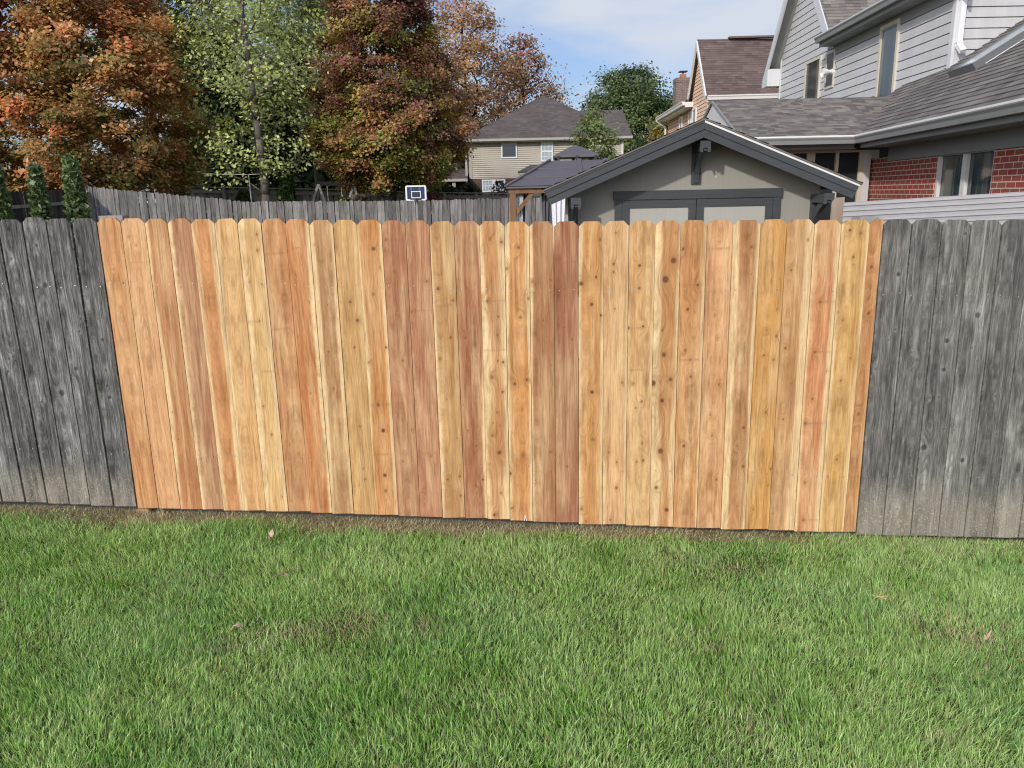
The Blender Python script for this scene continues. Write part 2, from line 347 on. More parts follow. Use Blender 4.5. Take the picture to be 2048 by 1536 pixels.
M['shed_wall'] = painted_wood('taupe_panel', (.30, .290, .252), .7, True, .06); M['shed_panel'] = painted_wood('light_taupe_panel', (.40, .39, .345), .7, True, .06)
M['shed_trim'] = painted_wood('charcoal_trim', (.058, .064, .069), .55, False, .22); M['drip'] = plain('white_drip_edge', (.72, .72, .70), .35, .1, 4, .5)
M['gazebo_roof'] = plain('plum_grey_steel', (.135, .122, .135), .42, .12, 2, .5, .25); M['gazebo_wood'] = rough_wood('brown_cedar_post', (.215, .125, .07), .35, 14)
M['curtain_grey'] = cloth_mat('grey_curtain', (.11, .11, .125)); M['curtain_white'] = cloth_mat('white_net_curtain', (.72, .72, .76))
M['white_plastic'] = plain('white_plastic', (.78, .79, .80), .4, .05, 3, .5); M['blue_paint'] = plain('blue_paint', (.03, .09, .42), .4, .1, 3, .5); M['smoke_acrylic'] = glass_mat('dark_acrylic', (.02, .028, .045), .15, .5)
M['vinyl'] = siding_paint('ribbed_pale_vinyl', (.33, .325, .335), .45, .1)
M['swing_wood'] = rough_wood('weathered_beam', (.30, .275, .245)); M['swing_dark'] = rough_wood('dark_beam', (.03, .028, .03)); M['steel'] = plain('galvanised_steel', (.42, .43, .43), .35, .1, 3, .5, .6)
M['rope'] = plain('white_rope', (.62, .62, .56), .9)
M['grey_boards'] = rough_wood('grey_fence_boards', (.215, .212, .212), .42, 26); M['brown_boards'] = rough_wood('brown_fence_boards', (.05, .038, .034), .35, 26); M['far_boards'] = rough_wood('far_fence_boards', (.22, .20, .165), .35, 16)
M['leaf'] = leaf_mat('foliage'); M['bark_grey'] = bark_mat('grey_bark', (.16, .14, .115)); M['bark_dark'] = bark_mat('dark_bark', (.055, .045, .038)); M['needle'] = leaf_mat('needles', .15)
M['dry_leaf'] = plain('dry_leaf', (.52, .36, .26), .8, .2, 30); M['twig'] = bark_mat('twig_bark', (.30, .22, .15)); M['straw'] = plain('straw', (.55, .42, .18), .8)

# ------------------------------------------------------------------ lawn
rng = np.random.default_rng(7); rnd = random.Random(5)
def vnoise(x, y, sc, seed=0):
    """smooth value noise on arrays"""
    x = np.asarray(x)*sc+seed*17.3; y = np.asarray(y)*sc+seed*7.7
    xi = np.floor(x).astype(np.int64); yi = np.floor(y).astype(np.int64); fx = x-xi; fy = y-yi
    fx = fx*fx*(3-2*fx); fy = fy*fy*(3-2*fy)
    def h(a, b):
        n = (a*374761393+b*668265263+seed*1442695) & 0x7fffffff; n = ((n ^ (n >> 13))*1274126177) & 0x7fffffff
        return ((n ^ (n >> 16)) & 0xffff)/65535.
    return (h(xi, yi)*(1-fx)+h(xi+1, yi)*fx)*(1-fy)+(h(xi, yi+1)*(1-fx)+h(xi+1, yi+1)*fx)*fy
def fbm(x, y, sc, seed=0): return .5*vnoise(x, y, sc, seed)+.3*vnoise(x, y, sc*2.1, seed+1)+.2*vnoise(x, y, sc*4.3, seed+2)
FL = np.array([-2.405, 4.61]); FR = np.array([2.05, 4.285]); FD = (FR-FL)/np.linalg.norm(FR-FL); FN = np.array([FD[1], -FD[0]])   # fence line and the normal towards the lawn
def fence_dist(x, y): return (x-FL[0])*FN[0]+(y-FL[1])*FN[1]
def soil_mat():
    t = NT('lawn_soil'); p = t.gpos(); a = t.noise(p, 1.4, 5, .6); b = t.noise(p, 38, 4, .7); c = t.noise(p, 160, 3, .7)
    g = t.ramp(b, [(.3, (.04, .06, .018)), (.6, (.09, .125, .04)), (.8, (.19, .17, .085))])
    g = t.mix(t.ramp(a, [(.4, 0.), (.7, .5)]), g, t.ramp(c, [(.3, (.05, .055, .02)), (.7, (.20, .17, .09))]))
    d = t.attr('bare'); g = t.mix(d, g, t.ramp(c, [(.3, (.13, .10, .065)), (.55, (.30, .245, .165)), (.75, (.48, .41, .29))]))
    t.bump(t.math('ADD', b, c), .6, .02); return t.fin(g, 1., .05)
xs = np.unique(np.concatenate([-np.geomspace(7, 900, 26)[::-1], np.linspace(-6.5, 6.5, 131), np.geomspace(7, 900, 26)]))
ys = np.unique(np.concatenate([np.linspace(-40, .8, 12), np.linspace(1, 5.4, 89), np.linspace(5.6, 60, 70), np.geomspace(62, 1500, 22)]))
GX, GY = np.meshgrid(xs, ys); GZ = ground_z(GX, GY) + .018*(fbm(GX, GY, .9, 3)-.5)*(GY < 8)
GD = fence_dist(GX, GY); GZ -= (.010*sstep(.22, .02, GD)+.05*sstep(.0, -.06, GD))*sstep(-3.5, -1.5, GD)*(np.abs(GX) < 7)
V = np.stack([GX, GY, GZ], -1).reshape(-1, 3); nx = len(xs); ny = len(ys)
i = (np.arange(ny-1)[:, None]*nx+np.arange(nx-1)[None]).ravel(); FQ = np.stack([i, i+1, i+nx+1, i+nx], -1)
me = bpy.data.meshes.new('ground'); me.from_pydata(V.tolist(), [], FQ.tolist()); me.materials.append(soil_mat())
a = me.attributes.new('bare', 'FLOAT', 'POINT')
bare = (sstep(.25, .05, GD+.12*(fbm(GX, GY, 3, 9)-.5))*(np.abs(GX) < 7)*(GD > -1.4)*np.where(GX > 1.7, .55, 1)).ravel(); a.data.foreach_set('value', bare)
me.polygons.foreach_set('use_smooth', [True]*len(me.polygons))
go = bpy.data.objects.new('ground', me); COL.objects.link(go); go['kind'] = 'structure'

def grass():
    N = 540000
    # denser close to the camera, everything between the camera's feet and the fence
    y = rng.uniform(1.55, 4.80, N); x = rng.uniform(-1, 1, N)*(1.75+y*.80)
    fd = fence_dist(x, y)
    dry = np.zeros(N)
    for px, py, rx, ry, s in ((640, 1265, 110, 26, 1), (700, 1250, 60, 20, .9), (850, 1255, 40, 22, .8), (480, 1300, 70, 20, .5), (1935, 1280, 80, 42, .9), (1480, 1140, 60, 18, .5), (1420, 1290, 40, 25, .4), (1480, 1450, 80, 40, .35), (1900, 1490, 60, 30, .4), (1330, 1120, 70, 12, .35), (400, 1150, 60, 15, .3)):
        c = on_ground(px, py); cx = on_ground(px+rx, py)[0]-c[0]; cy = abs(on_ground(px, py-ry)[1]-c[1])
        dry = np.maximum(dry, s*np.exp(-(((x-c[0])/cx)**2+((y-c[1])/cy)**2)))
    dry *= .15+1.0*fbm(x, y, 6, 21)
    strip = sstep(.27, .10, fd+.34*(fbm(x, y, 2.6, 9)-.5))*np.where(x > 1.75, .22, np.where(x > 1.2, .75, 1.))
    keep = (fd > -.16) & (rng.random(N) > .12*strip) & (rng.random(N) > .35*np.clip(dry, 0, 1))
    keep &= ~((fd < .03) & (rng.random(N) < .55))
    x, y, fd, dry, strip = [q[keep] for q in (x, y, fd, dry, strip)]; N = len(x)
    z = ground_z(x, y)+.018*(fbm(x, y, .9, 3)-.5)-.010*sstep(.22, .02, fd)-.05*sstep(.0, -.06, fd)
    tall = fbm(x, y, 2.0, 31); clump = fbm(x, y, 7, 33)
    L = (.027+.035*rng.random(N)**1.3)*(.62+.75*tall+.35*(clump-.5))
    L *= np.where(strip > .5, .85, 1)
    wdt = (.0021+.0023*rng.random(N))*(1+.18*(y < 2.6))
    ang = rng.uniform(0, 2*np.pi, N); la = fbm(x, y, 1.6, 41)*14+rng.normal(0, 1.3, N)      # lean follows the mown lay
    lean = np.clip(rng.gamma(2.4, .25, N)+.75*strip*rng.random(N)**.6+.3*np.clip(dry, 0, 1), .05, 1.5)
    lx, ly = np.cos(la), np.sin(la); wx, wy = np.cos(ang)*wdt/2, np.sin(ang)*wdt/2
    b = np.stack([x, y, z-.006], -1); wv = np.stack([wx, wy, 0*wx], -1)
    m = b+np.stack([lx*np.sin(lean*.5)*L*.55, ly*np.sin(lean*.5)*L*.55, np.cos(lean*.5)*L*.55], -1)
    tp = m+np.stack([lx*np.sin(lean*1.25)*L*.5, ly*np.sin(lean*1.25)*L*.5, np.cos(lean*1.25)*L*.5], -1)
    verts = np.stack([b-wv, b+wv, m+wv*.85, m-wv*.85, tp], 1).reshape(-1, 3)
    k = np.arange(N)*5
    loops = np.stack([k, k+1, k+2, k+3, k+3, k+2, k+4], 1).ravel()
    starts = (np.arange(N)[:, None]*7+np.array([0, 4])).ravel(); tot = np.tile([4, 3], N)
    me = bpy.data.meshes.new('grass'); me.vertices.add(N*5); me.vertices.foreach_set('co', verts.ravel())
    me.loops.add(N*7); me.loops.foreach_set('vertex_index', loops); me.polygons.add(N*2)
    me.polygons.foreach_set('loop_start', starts); me.polygons.foreach_set('loop_total', tot); me.update(); me.validate()
    # colour of each blade
    pal = np.array([(.160, .345, .050), (.245, .480, .088), (.345, .585, .150), (.51, .68, .285), (.215, .40, .135)])
    pick = np.clip((fbm(x, y, 3.1, 51)*.95+.80*rng.random(N)-.20)*4, 0, 3.999)
    i0 = pick.astype(int); fr = (pick-i0)[:, None]; c = pal[i0]*(1-fr)+pal[np.minimum(i0+1, 3)]*fr
    blue = (fbm(x, y, 1.3, 61) > .56)[:, None]; c = np.where(blue & (rng.random((N, 1)) < .38), pal[4]*(.8+.9*rng.random((N, 1))), c)
    st = np.array([(.52, .43, .26), (.44, .34, .20), (.60, .53, .36)])[rng.integers(0, 3, N)]
    yel = np.array([(.42, .39, .15)])
    p = rng.random(N); c = np.where((p < .022)[:, None], st*.9, np.where((p < .06)[:, None], yel, c))
    c = np.where((rng.random(N) < np.clip(.95*dry, 0, .8))[:, None], st*.95, c)
    c = np.where((rng.random(N) < strip*.86)[:, None], st*(.75+.4*rng.random((N, 1))), c)
    c *= (.62+.75*rng.random((N, 1))**1.3)
    c5 = np.repeat(c[:, None], 5, 1).reshape(-1, 3); c5 = np.concatenate([c5, np.ones((len(c5), 1))], 1)
    at_ = me.color_attributes.new('col', 'FLOAT_COLOR', 'POINT'); at_.data.foreach_set('color', c5.ravel().astype(np.float32))
    me.materials.append(leaf_mat('grass_blade', .36))
    o = bpy.data.objects.new('grass', me); COL.objects.link(o); o['kind'] = 'stuff'
    tag(o, 'short mown green lawn with dry tan patches in front of the fence', 'grass'); return o
grass()

# ------------------------------------------------------------------ near fence: new cedar section between two weathered runs
def n1(z, sc, seed): return vnoise(z, z*0+seed*3.1, sc, seed)
def make_picket(name, mat, parent, tl, tr, bl, br, thick, heart, sapc, sapL, sapR, knots, bars, seed, ear=(1, 1), old=False, recess=0., centre_sap=None, earw=.028):
    """tl,tr,bl,br: (s,z) corners on the fence plane; s runs along the fence line"""
    rg = np.random.default_rng(seed*101+3)
    w = tr[0]-tl[0]; H = (tl[1]+tr[1]-bl[1]-br[1])/2
    nu = max(8, int(w/.0052)); nv = int(H/.0062)
    u = np.linspace(0, 1, nu)[None, :]; vv = np.linspace(0, 1, nv)[:, None]
    X = u*w+0*vv; Z = vv*H+0*u
    e = earw; cut = np.maximum(0, e-X)*ear[0]+np.maximum(0, e-(w-X))*ear[1]
    if old: cut = cut*(1.0+.15*rg.random())
    zt = H-cut+(.004*(vnoise(X*60, 0*X, 1, seed)-.5) if old else 0)
    zz = Z*zt/H
    fz = zz/H
    s = (bl[0]+(br[0]-bl[0])*u)*(1-fz)+(tl[0]+(tr[0]-tl[0])*u)*fz
    z0 = bl[1]+(br[1]-bl[1])*u+zz
    cup = (.0016 if not old else .003)*np.cos((u-.5)*np.pi)*(1 if seed % 2 else -1)
    off = recess+cup+(.0012*fbm(X, zz*.2, 40, seed) if old else 0)+.004*(n1(zz, 1.1, seed+5)-.5)
    px = FL[0]+FD[0]*s+FN[0]*off; py = FL[1]+FD[1]*s+FN[1]*off
    front = np.stack([px, py, z0], -1).reshape(-1, 3)
    # fields that drive the wood grain
    wk = .25 if old else .55; cx = w*(.5+wk*(n1(zz, .55, seed)-.5)+(1.1 if old else .7)*(rg.random()-.5)); dd = .010+(.03 if old else .075)*n1(zz, .35, seed+2)
    ring = .38*X+np.sqrt((X-cx)**2+dd**2)+(.003 if old else .010)*n1(zz, 3, seed+4)
    knot = np.zeros_like(X); halo = np.zeros_like(X); bar = np.zeros_like(X)
    for (ku, kv, r) in knots:
        r = r*(.9 if old else .82)
        kx, kz = ku*w, H*(1-kv); q = np.sqrt((X-kx)**2+((zz-kz)/1.12)**2); q2 = np.sqrt((X-kx)**2+((zz-kz)/2.1)**2)
        ring = ring+(1.0 if old else 2.3)*r*np.exp(-(q2/(2.3*r))**2)
        kd = rg.uniform(.45, 1.) if r < .012 else rg.uniform(.8, 1.); knot = np.maximum(knot, kd*sstep(r*1.12, r*.66, q)); halo = np.maximum(halo, rg.uniform(.5, 1.)*np.exp(-(q2/((1.7 if old else 1.9)*r))**2))
    for (u0, u1, kv, sgm) in bars:
        bar = np.maximum(bar, np.exp(-((zz-H*(1-kv)-.004*(u-.5))/sgm)**2)*sstep(u0-.1, u0+.1, u)*sstep(u1+.1, u1-.1, u))
    wl_ = sapL+.10*(n1(zz, 1.4, seed+7)-.5)*(sapL > .01)*1.6; wr_ = sapR+.10*(n1(zz, 1.4, seed+8)-.5)*(sapR > .01)*1.6
    sap = np.maximum(sstep(wl_+.05, wl_-.05, u)*(sapL > .01), sstep(1-wr_-.05, 1-wr_+.05, u)*(sapR > .01))
    if centre_sap is not None:      # pale board with a darker heart flame up the middle
        c0, wd = centre_sap; cc = c0+.25*(n1(zz, 1.2, seed+9)-.5); hw = wd*(.35+1.1*n1(zz, 1.9, seed+10))
        sap = 1-sstep(hw+.10, hw-.06, np.abs(u-cc))
    # boundary loop for sides and back
    idx = np.arange(nu*nv).reshape(nv, nu)
    loop = np.concatenate([idx[0, :], idx[1:, -1], idx[-1, -2::-1], idx[-2:0:-1, 0]])
    back = front[loop]-np.array([FN[0], FN[1], 0])*thick
    nb = len(loop); verts = np.concatenate([front, back]); kf = nu*nv
    q = idx[:-1, :-1].ravel(); faces = np.stack([q, q+1, q+nu+1, q+nu], -1).tolist()
    j = np.arange(nb); j2 = (j+1) % nb
    faces += np.stack([loop[j2], loop[j], kf+j, kf+j2], -1).tolist(); faces.append((kf+np.arange(nb))[::-1].tolist())
    nbase = len(verts); nailf = []
    nv_l = []
    if True:
        for zf in ((.195, .79) if not old else (.20, .78)):
            for uf in (.2, .8):
                uu = uf+.08*(rg.random()-.5); zz_ = zf+.012*(rg.random()-.5); r = .0045 if old else .0040
                ss = (bl[0]+(br[0]-bl[0])*uu)*(1-zz_)+(tl[0]+(tr[0]-tl[0])*uu)*zz_; c = np.array([FL[0]+FD[0]*ss+FN[0]*(recess+.0035), FL[1]+FD[1]*ss+FN[1]*(recess+.0035), bl[1]+H*zz_])
                b0 = nbase+len(nv_l)
                for k in range(6): a_ = k*math.pi/3; nv_l.append(c+r*math.cos(a_)*np.array([FD[0], FD[1], 0])+r*math.sin(a_)*np.array([0, 0, 1.]))
                nailf.append([b0+k for k in range(6)])
    verts = np.concatenate([verts, np.array(nv_l)]) if nv_l else verts
    me = bpy.data.meshes.new(name); me.from_pydata(verts.tolist(), [], faces+nailf); me.materials.append(mat); me.materials.append(M['nail'])
    mi = [0]*len(faces)+[1]*len(nailf); me.polygons.foreach_set('material_index', mi)
    n = len(verts); ext = lambda A, fill=0.: np.concatenate([A.ravel(), A.ravel()[loop], np.full(n-kf-nb, fill)])
    def fa(nm, A):
        a = me.attributes.new(nm, 'FLOAT', 'POINT'); a.data.foreach_set('value', ext(A).astype(np.float32))
    fa('ring', ring); fa('knot', knot); fa('halo', halo); fa('seed', np.full_like(X, seed*1.37))
    bp = np.stack([ext(X), np.zeros(n), ext(zz)], -1); a = me.attributes.new('bpos', 'FLOAT_VECTOR', 'POINT'); a.data.foreach_set('vector', bp.ravel().astype(np.float32))
    def ca(nm, c):
        a = me.color_attributes.new(nm, 'FLOAT_COLOR', 'POINT'); a.data.foreach_set('color', np.tile(np.array([*c, 1.], np.float32), n))
    ca('heart', heart)
    if old:
        dm = 1.5 if seed >= 90 else 1.; dl = .12*dm+.12*fbm(X, 0*X, 14, seed)+.07*(rg.random()-.5)
        fa('dirt', sstep(dl+.16, dl-.12, zz)); fa('edge', np.maximum(sstep(.09, .0, u), sstep(.91, 1., u))+0*X)
    else:
        ca('sapc', sapc); fa('sap', sap+0*X); fa('bar', bar)
    o = bpy.data.objects.new(name, me); COL.objects.link(o); adopt(o, parent); return o
FPN = np.array([FN[0], FN[1], 0.]); FP0 = np.array([FL[0], FL[1], 0.])
def fplane(px, py):
    p = hit(px, py, FP0, FPN); return ((p[0]-FL[0])*FD[0]+(p[1]-FL[1])*FD[1], p[2])
TOP = [193, 240, 288, 333, 380, 428, 474, 521, 569, 617, 665, 713, 762, 810, 858, 907, 958, 1008, 1058, 1107, 1157, 1208, 1258, 1311, 1362, 1415, 1467, 1522, 1575, 1630, 1684, 1741, 1767.5]
BOT = [276, 318, 361, 405, 447, 490, 532.5, 577, 622, 664.6, 708, 752.6, 797, 841, 885.5, 930, 975, 1020, 1066, 1111.5, 1157, 1204.5, 1251, 1299, 1346, 1393, 1441.5, 1489.6, 1537.5, 1588, 1636.5, 1687, 1711]
def topy(x): return np.interp(x, [0, 193, 520, 900, 1107, 1210, 1400, 1768, 2048], [437.5, 436, 438, 442, 443, 442, 439.5, 439.5, 441])
def boty(x): return np.interp(x, [0, 276, 577, 975, 1157, 1490, 1711, 2048], [1003, 1015, 1023, 1037, 1046, 1058.5, 1065, 1071])
SAP = (242, 208, 155)
# heart colour as it looks, sap left, sap right, character of each board from left to right
BD = [
 ((214, 150, 99), 0, 0, None, 'tan cedar picket, first of the new run'), ((233, 176, 128), 0, 0, None, None), ((201, 138, 92), .16, 0, None, None),
 ((181, 127, 95), .2, 0, None, None), ((216, 148, 94), .14, .22, None, None), ((231, 183, 120), .14, 0, None, None), ((236, 194, 128), .2, .16, None, None),
 ((203, 143, 95), 0, 0, None, None), ((207, 131, 79), 0, .14, None, None), ((192, 146, 99), .16, .14, None, None), ((217, 173, 110), 0, 0, None, None),
 ((216, 146, 84), .08, .16, None, None), ((181, 122, 90), 0, 0, None, None), ((190, 127, 97), 0, 0, None, None), ((198, 150, 95), .1, 0, None, None),
 ((171, 106, 75), 0, .05, None, 'dark red brown cedar picket'), ((205, 145, 92), 0, 0, (.5, .30), 'pale sapwood picket with a darker flame'), ((217, 147, 84), .12, .12, None, None),
 ((180, 128, 88), .08, 0, None, None), ((166, 105, 77), 0, 0, None, 'dark red brown cedar picket'), ((217, 156, 90), .12, .12, None, None), ((231, 182, 129), .06, .06, None, None),
 ((221, 175, 117), 0, 0, (.5, .55), None), ((203, 146, 92), 0, 0, (.55, .26), 'palest sapwood picket with large round knots'), ((213, 152, 96), 0, .08, None, None), ((223, 166, 118), 0, 0, None, None),
 ((188, 134, 87), .24, .10, None, None), ((217, 160, 85), 0, 0, None, None), ((206, 158, 106), 0, .30, None, None), ((216, 136, 93), .08, .18, None, 'salmon cedar picket with a pale right edge'),
 ((216, 169, 96), .10, .10, None, None), ((200, 140, 89), 0, 0, None, 'narrow ripped cedar picket without a right ear')]
KN = {6: [(.8, .05, .011), (.75, .10, .009), (.3, .2, .008), (.8, .21, .009), (.55, .33, .008), (.35, .62, .008), (.6, .72, .009)],
 9: [(.45, .13, .006), (.5, .55, .006)], 10: [(.5, .26, .010), (.75, .32, .012), (.55, .41, .009), (.55, .68, .008), (.6, .87, .009)],
 11: [(.62, .09, .015), (.5, .235, .014), (.85, .15, .006), (.9, .41, .010), (.12, .46, .010), (.40, .605, .014), (.55, .695, .016), (.5, .855, .015), (.5, .912, .014)],
 12: [(.15, .06, .008), (.6, .45, .010), (.4, .16, .006), (.45, .30, .006), (.35, .80, .007)], 13: [(.8, .19, .009), (.1, .29, .008), (.6, .78, .009)], 14: [(.25, .21, .014), (.85, .25, .012), (.7, .37, .008), (.2, .44, .012), (.85, .85, .011), (.85, .92, .011), (.3, .86, .010)],
 15: [(.5, .22, .006), (.3, .37, .010), (.6, .74, .010), (.85, .86, .009)],
 16: [(.42, .055, .013), (.88, .065, .010), (.25, .25, .010), (.7, .30, .008), (.65, .36, .011), (.85, .45, .010), (.35, .5, .014), (.8, .55, .010), (.55, .62, .009), (.65, .665, .008), (.3, .7, .011), (.6, .76, .016), (.62, .905, .011), (.3, .985, .012)],
 17: [(.55, .08, .013), (.06, .145, .013), (.95, .24, .009), (.6, .30, .011), (.3, .52, .013), (.82, .505, .011), (.6, .605, .007), (.62, .765, .012), (.05, .83, .011), (.08, .955, .012)],
 18: [(.1, .185, .007), (.9, .18, .008), (.55, .31, .006), (.8, .75, .009)], 19: [(.4, .33, .008), (.75, .37, .009), (.5, .80, .007)],
 20: [(.85, .055, .014), (.1, .19, .016), (.7, .17, .010), (.52, .255, .013), (.9, .29, .010), (.55, .54, .014), (.58, .70, .013), (.12, .945, .014), (.3, .99, .010)],
 21: [(.48, .035, .010), (.4, .13, .009), (.4, .155, .008), (.45, .27, .007), (.8, .51, .010), (.25, .745, .009), (.6, .78, .008), (.6, .87, .010), (.35, .985, .009)],
 22: [(.42, .135, .011), (.42, .205, .010), (.02, .33, .009), (.6, .325, .010), (.35, .59, .009), (.65, .71, .009), (.7, .77, .012), (.6, .57, .008), (.25, .51, .007)],
 23: [(.75, .12, .020), (.45, .178, .024), (.45, .415, .018), (.03, .507, .020), (.75, .495, .015), (.42, .565, .015), (.4, .735, .020), (.25, .862, .014), (.72, .94, .017)],
 24: [(.1, .085, .011), (.7, .195, .009), (.35, .27, .011), (.3, .40, .010), (.5, .43, .009), (.55, .485, .010), (.35, .715, .011)], 25: [(.55, .36, .006), (.7, .51, .009), (.4, .61, .007), (.5, .68, .007), (.75, .83, .009)],
 26: [(.7, .08, .010), (.75, .65, .011), (.8, .78, .012)], 27: [(.45, .335, .009), (.85, .355, .010), (.4, .415, .009), (.8, .43, .010), (.6, .6, .007), (.95, .79, .009), (.3, .93, .008)],
 28: [(.25, .15, .010), (.8, .06, .012), (.2, .39, .008), (.3, .62, .007)], 29: [(.4, .245, .010), (.35, .40, .010), (.38, .55, .009), (.15, .63, .012), (.3, .83, .009), (.35, .96, .009)],
 30: [(.3, .03, .010), (.7, .04, .010), (.5, .11, .007), (.3, .30, .008), (.7, .42, .008), (.4, .49, .008), (.5, .75, .008)], 31: [(.4, .14, .012), (.5, .28, .012), (.4, .60, .014)]}
BARS = {7: [(0, .9, .11, .006), (0, .8, .355, .006)], 8: [(.2, .6, .09, .004)], 6: [(0, .5, .33, .006), (.4, 1, .5, .006)], 12: [(.1, 1, .06, .007)], 13: [(.5, 1, .19, .006), (0, 1, .285, .006), (.1, .9, .77, .01)], 14: [(.1, .9, .265, .008)],
 11: [(0, 1, .605, .011), (0, .9, .78, .006)], 16: [(.1, 1, .25, .006), (0, 1, .41, .004)], 19: [(0, 1, .125, .005)], 22: [(.0, .65, .33, .006), (0, .7, .465, .005)], 23: [(0, .7, .485, .006)], 24: [(0, .9, .195, .006), (0, .9, .43, .006)],
 25: [(0, .9, .085, .006)], 29: [(.3, 1, .245, .008), (.3, 1, .40, .006), (.2, 1, .63, .008), (.3, 1, .96, .006)], 1: [(.1, 1, .14, .004)], 0: [(0, .6, .2, .006)], 10: [(0, .5, .26, .005)]}
nf = thing('cedar_fence', 'new unpainted cedar fence section in mixed orange and honey tones between grey runs', 'fence', (0, 4.44, 0))
ALB = .77
def desat(c, a=.17):
    l = .3*c[0]+.55*c[1]+.15*c[2]; return tuple(v*(1-a)+l*a for v in c)
rb = random.Random(11)
for k in range(32):
    (hc, sl, sr, cs, lab) = BD[k]
    g = .0016
    xt0, xt1, xb0, xb1 = TOP[k], TOP[k+1], BOT[k], BOT[k+1]
    jy = rb.uniform(-1.0, 1.0)
    tl = fplane(xt0, topy((xt0+xt1)/2)+jy); tr = fplane(xt1, topy((xt0+xt1)/2)+jy)
    bl = fplane(xb0, boty((xb0+xb1)/2)+jy*.8); br = fplane(xb1, boty((xb0+xb1)/2)+jy*.8+rb.uniform(-1, 1.2))
    zt = (tl[1]+tr[1])/2
    gl, gr_ = g*rb.uniform(.5, 1.4), g*rb.uniform(.5, 1.4)
    tl = (tl[0]+gl, zt); tr = (tr[0]-gr_, zt); bl = (bl[0]+gl, bl[1]); br = (br[0]-gr_, br[1])
    kn = list(KN.get(k, []))
    for _ in range(rb.randint(1, 3)): kn.append((rb.uniform(.1, .9), rb.uniform(.03, .97), rb.uniform(.003, .0065)))
    hc = tuple(h*.87+m*.13 for h, m in zip(hc, (219, 163, 104))); hc = (hc[0], hc[1]+max(0, (hc[0]-hc[1])-52)*.17, hc[2]-max(0, hc[2]-92)*.04); heart = desat(tuple(v*ALB for v in lin(hc)), .06); sp = desat(tuple(v*ALB for v in lin(SAP)), .05)
    o = make_picket('picket', M['new'], nf, tl, tr, bl, br, .016, heart, sp, sl, sr, kn, BARS.get(k, []), k+1, ear=(1, 0 if k == 31 else 1), recess=rb.uniform(-.0025, .0025), centre_sap=cs)
    if lab: o['label'] = lab
def srail(mb, s0, s1, z0, z1, back, d, h):
    a = FL+FD*s0-FN*back; b = FL+FD*s1-FN*back
    mb.beam((a[0], a[1], z0), (b[0], b[1], z1), d, h)
sN0, sN1 = fplane(193, 700)[0]-.04, fplane(1740, 700)[0]+.03
for zb in (.40, 1.49):
    mb = MB(); srail(mb, sN0, sN1, zb+.07, zb-.045, .045, .04, .085); mb.build('rail', M['rail'], nf)
# weathered runs
LT = [-478, -426, -374, -322, -270, -219, -166, -112, -60, -8, 41.7, 90, 140.6, 193]; LB = [-300+k*43. for k in range(4)]+[-125, -81, -39, 3, 50.5, 94.5, 138.5, 181, 227, 275]; LB = LB[-len(LT):]
lf = thing('weathered_fence', 'old grey weathered fence run with dark gaps at the left of the new section', 'fence', (-2.8, 4.64, 0))
for k in range(len(LT)-1):
    xt0, xt1, xb0, xb1 = LT[k], LT[k+1], LB[k], LB[k+1]
    tl, tr = fplane(xt0, topy(max(xt0, 0))), fplane(xt1, topy(max(xt0, 0))); bl = fplane(xb0, boty(max(0, xb0))); br = fplane(xb1, boty(max(0, xb0)))
    g = rb.uniform(.003, .009); zt = (tl[1]+tr[1])/2+rb.uniform(-.006, .006); zb = (bl[1]+br[1])/2
    c = rb.uniform(.72, 1.25)
    kn = [(rb.uniform(.15, .85), rb.uniform(.02, .97), rb.uniform(.004, .010)) for _ in range(rb.randint(4, 7))]
    if k == len(LT)-2: kn += [(.55, .40, .012), (.5, .505, .012), (.5, .60, .013), (.45, .93, .012)]
    if k == len(LT)-3: kn += [(.3, .50, .014), (.5, .92, .012)]
    if k == len(LT)-4: kn += [(.45, .09, .012), (.55, .22, .017), (.5, .59, .022)]
    make_picket('picket', M['old'], lf, (tl[0]+g, zt), (tr[0]-g, zt), (bl[0]+g, zb), (br[0]-g, zb), .016, (.128*c, .123*c, .117*c), None, 0, 0, kn, [], 40+k, old=True, recess=rb.uniform(-.006, .002), earw=.026)
p = fplane(180, 440); q = fplane(226, 440)
mb = MB(); a = FL+FD*(p[0]+.035)-FN*.105; zt = at(200, 431.5, a[1])[2]
mb.box(a[0]-.02, a[0]+.12, a[1]-.045, a[1]+.045, .05, zt); mb.build('post', M['grey_post'], lf)
for zb in (.42, 1.5):
    mb = MB(); srail(mb, fplane(-400, 700)[0], sN0-.005, zb+.12, zb+.07, .045, .04, .085); mb.build('rail', M['grey_post'], lf)
RT = [1768.5, 1825.6, 1886.7, 1944, 2006, 2067, 2128, 2190, 2254, 2319, 2385, 2452, 2520, 2590, 2661, 2733]; RB = [1712.5, 1765, 1821, 1876, 1927, 1982, 2036.5, 2092, 2148, 2205, 2263, 2322, 2382, 2443, 2505, 2568]
rf = thing('weathered_fence', 'old grey weathered fence run with tan soil stains along its foot, at the right', 'fence', (2.5, 4.26, 0))
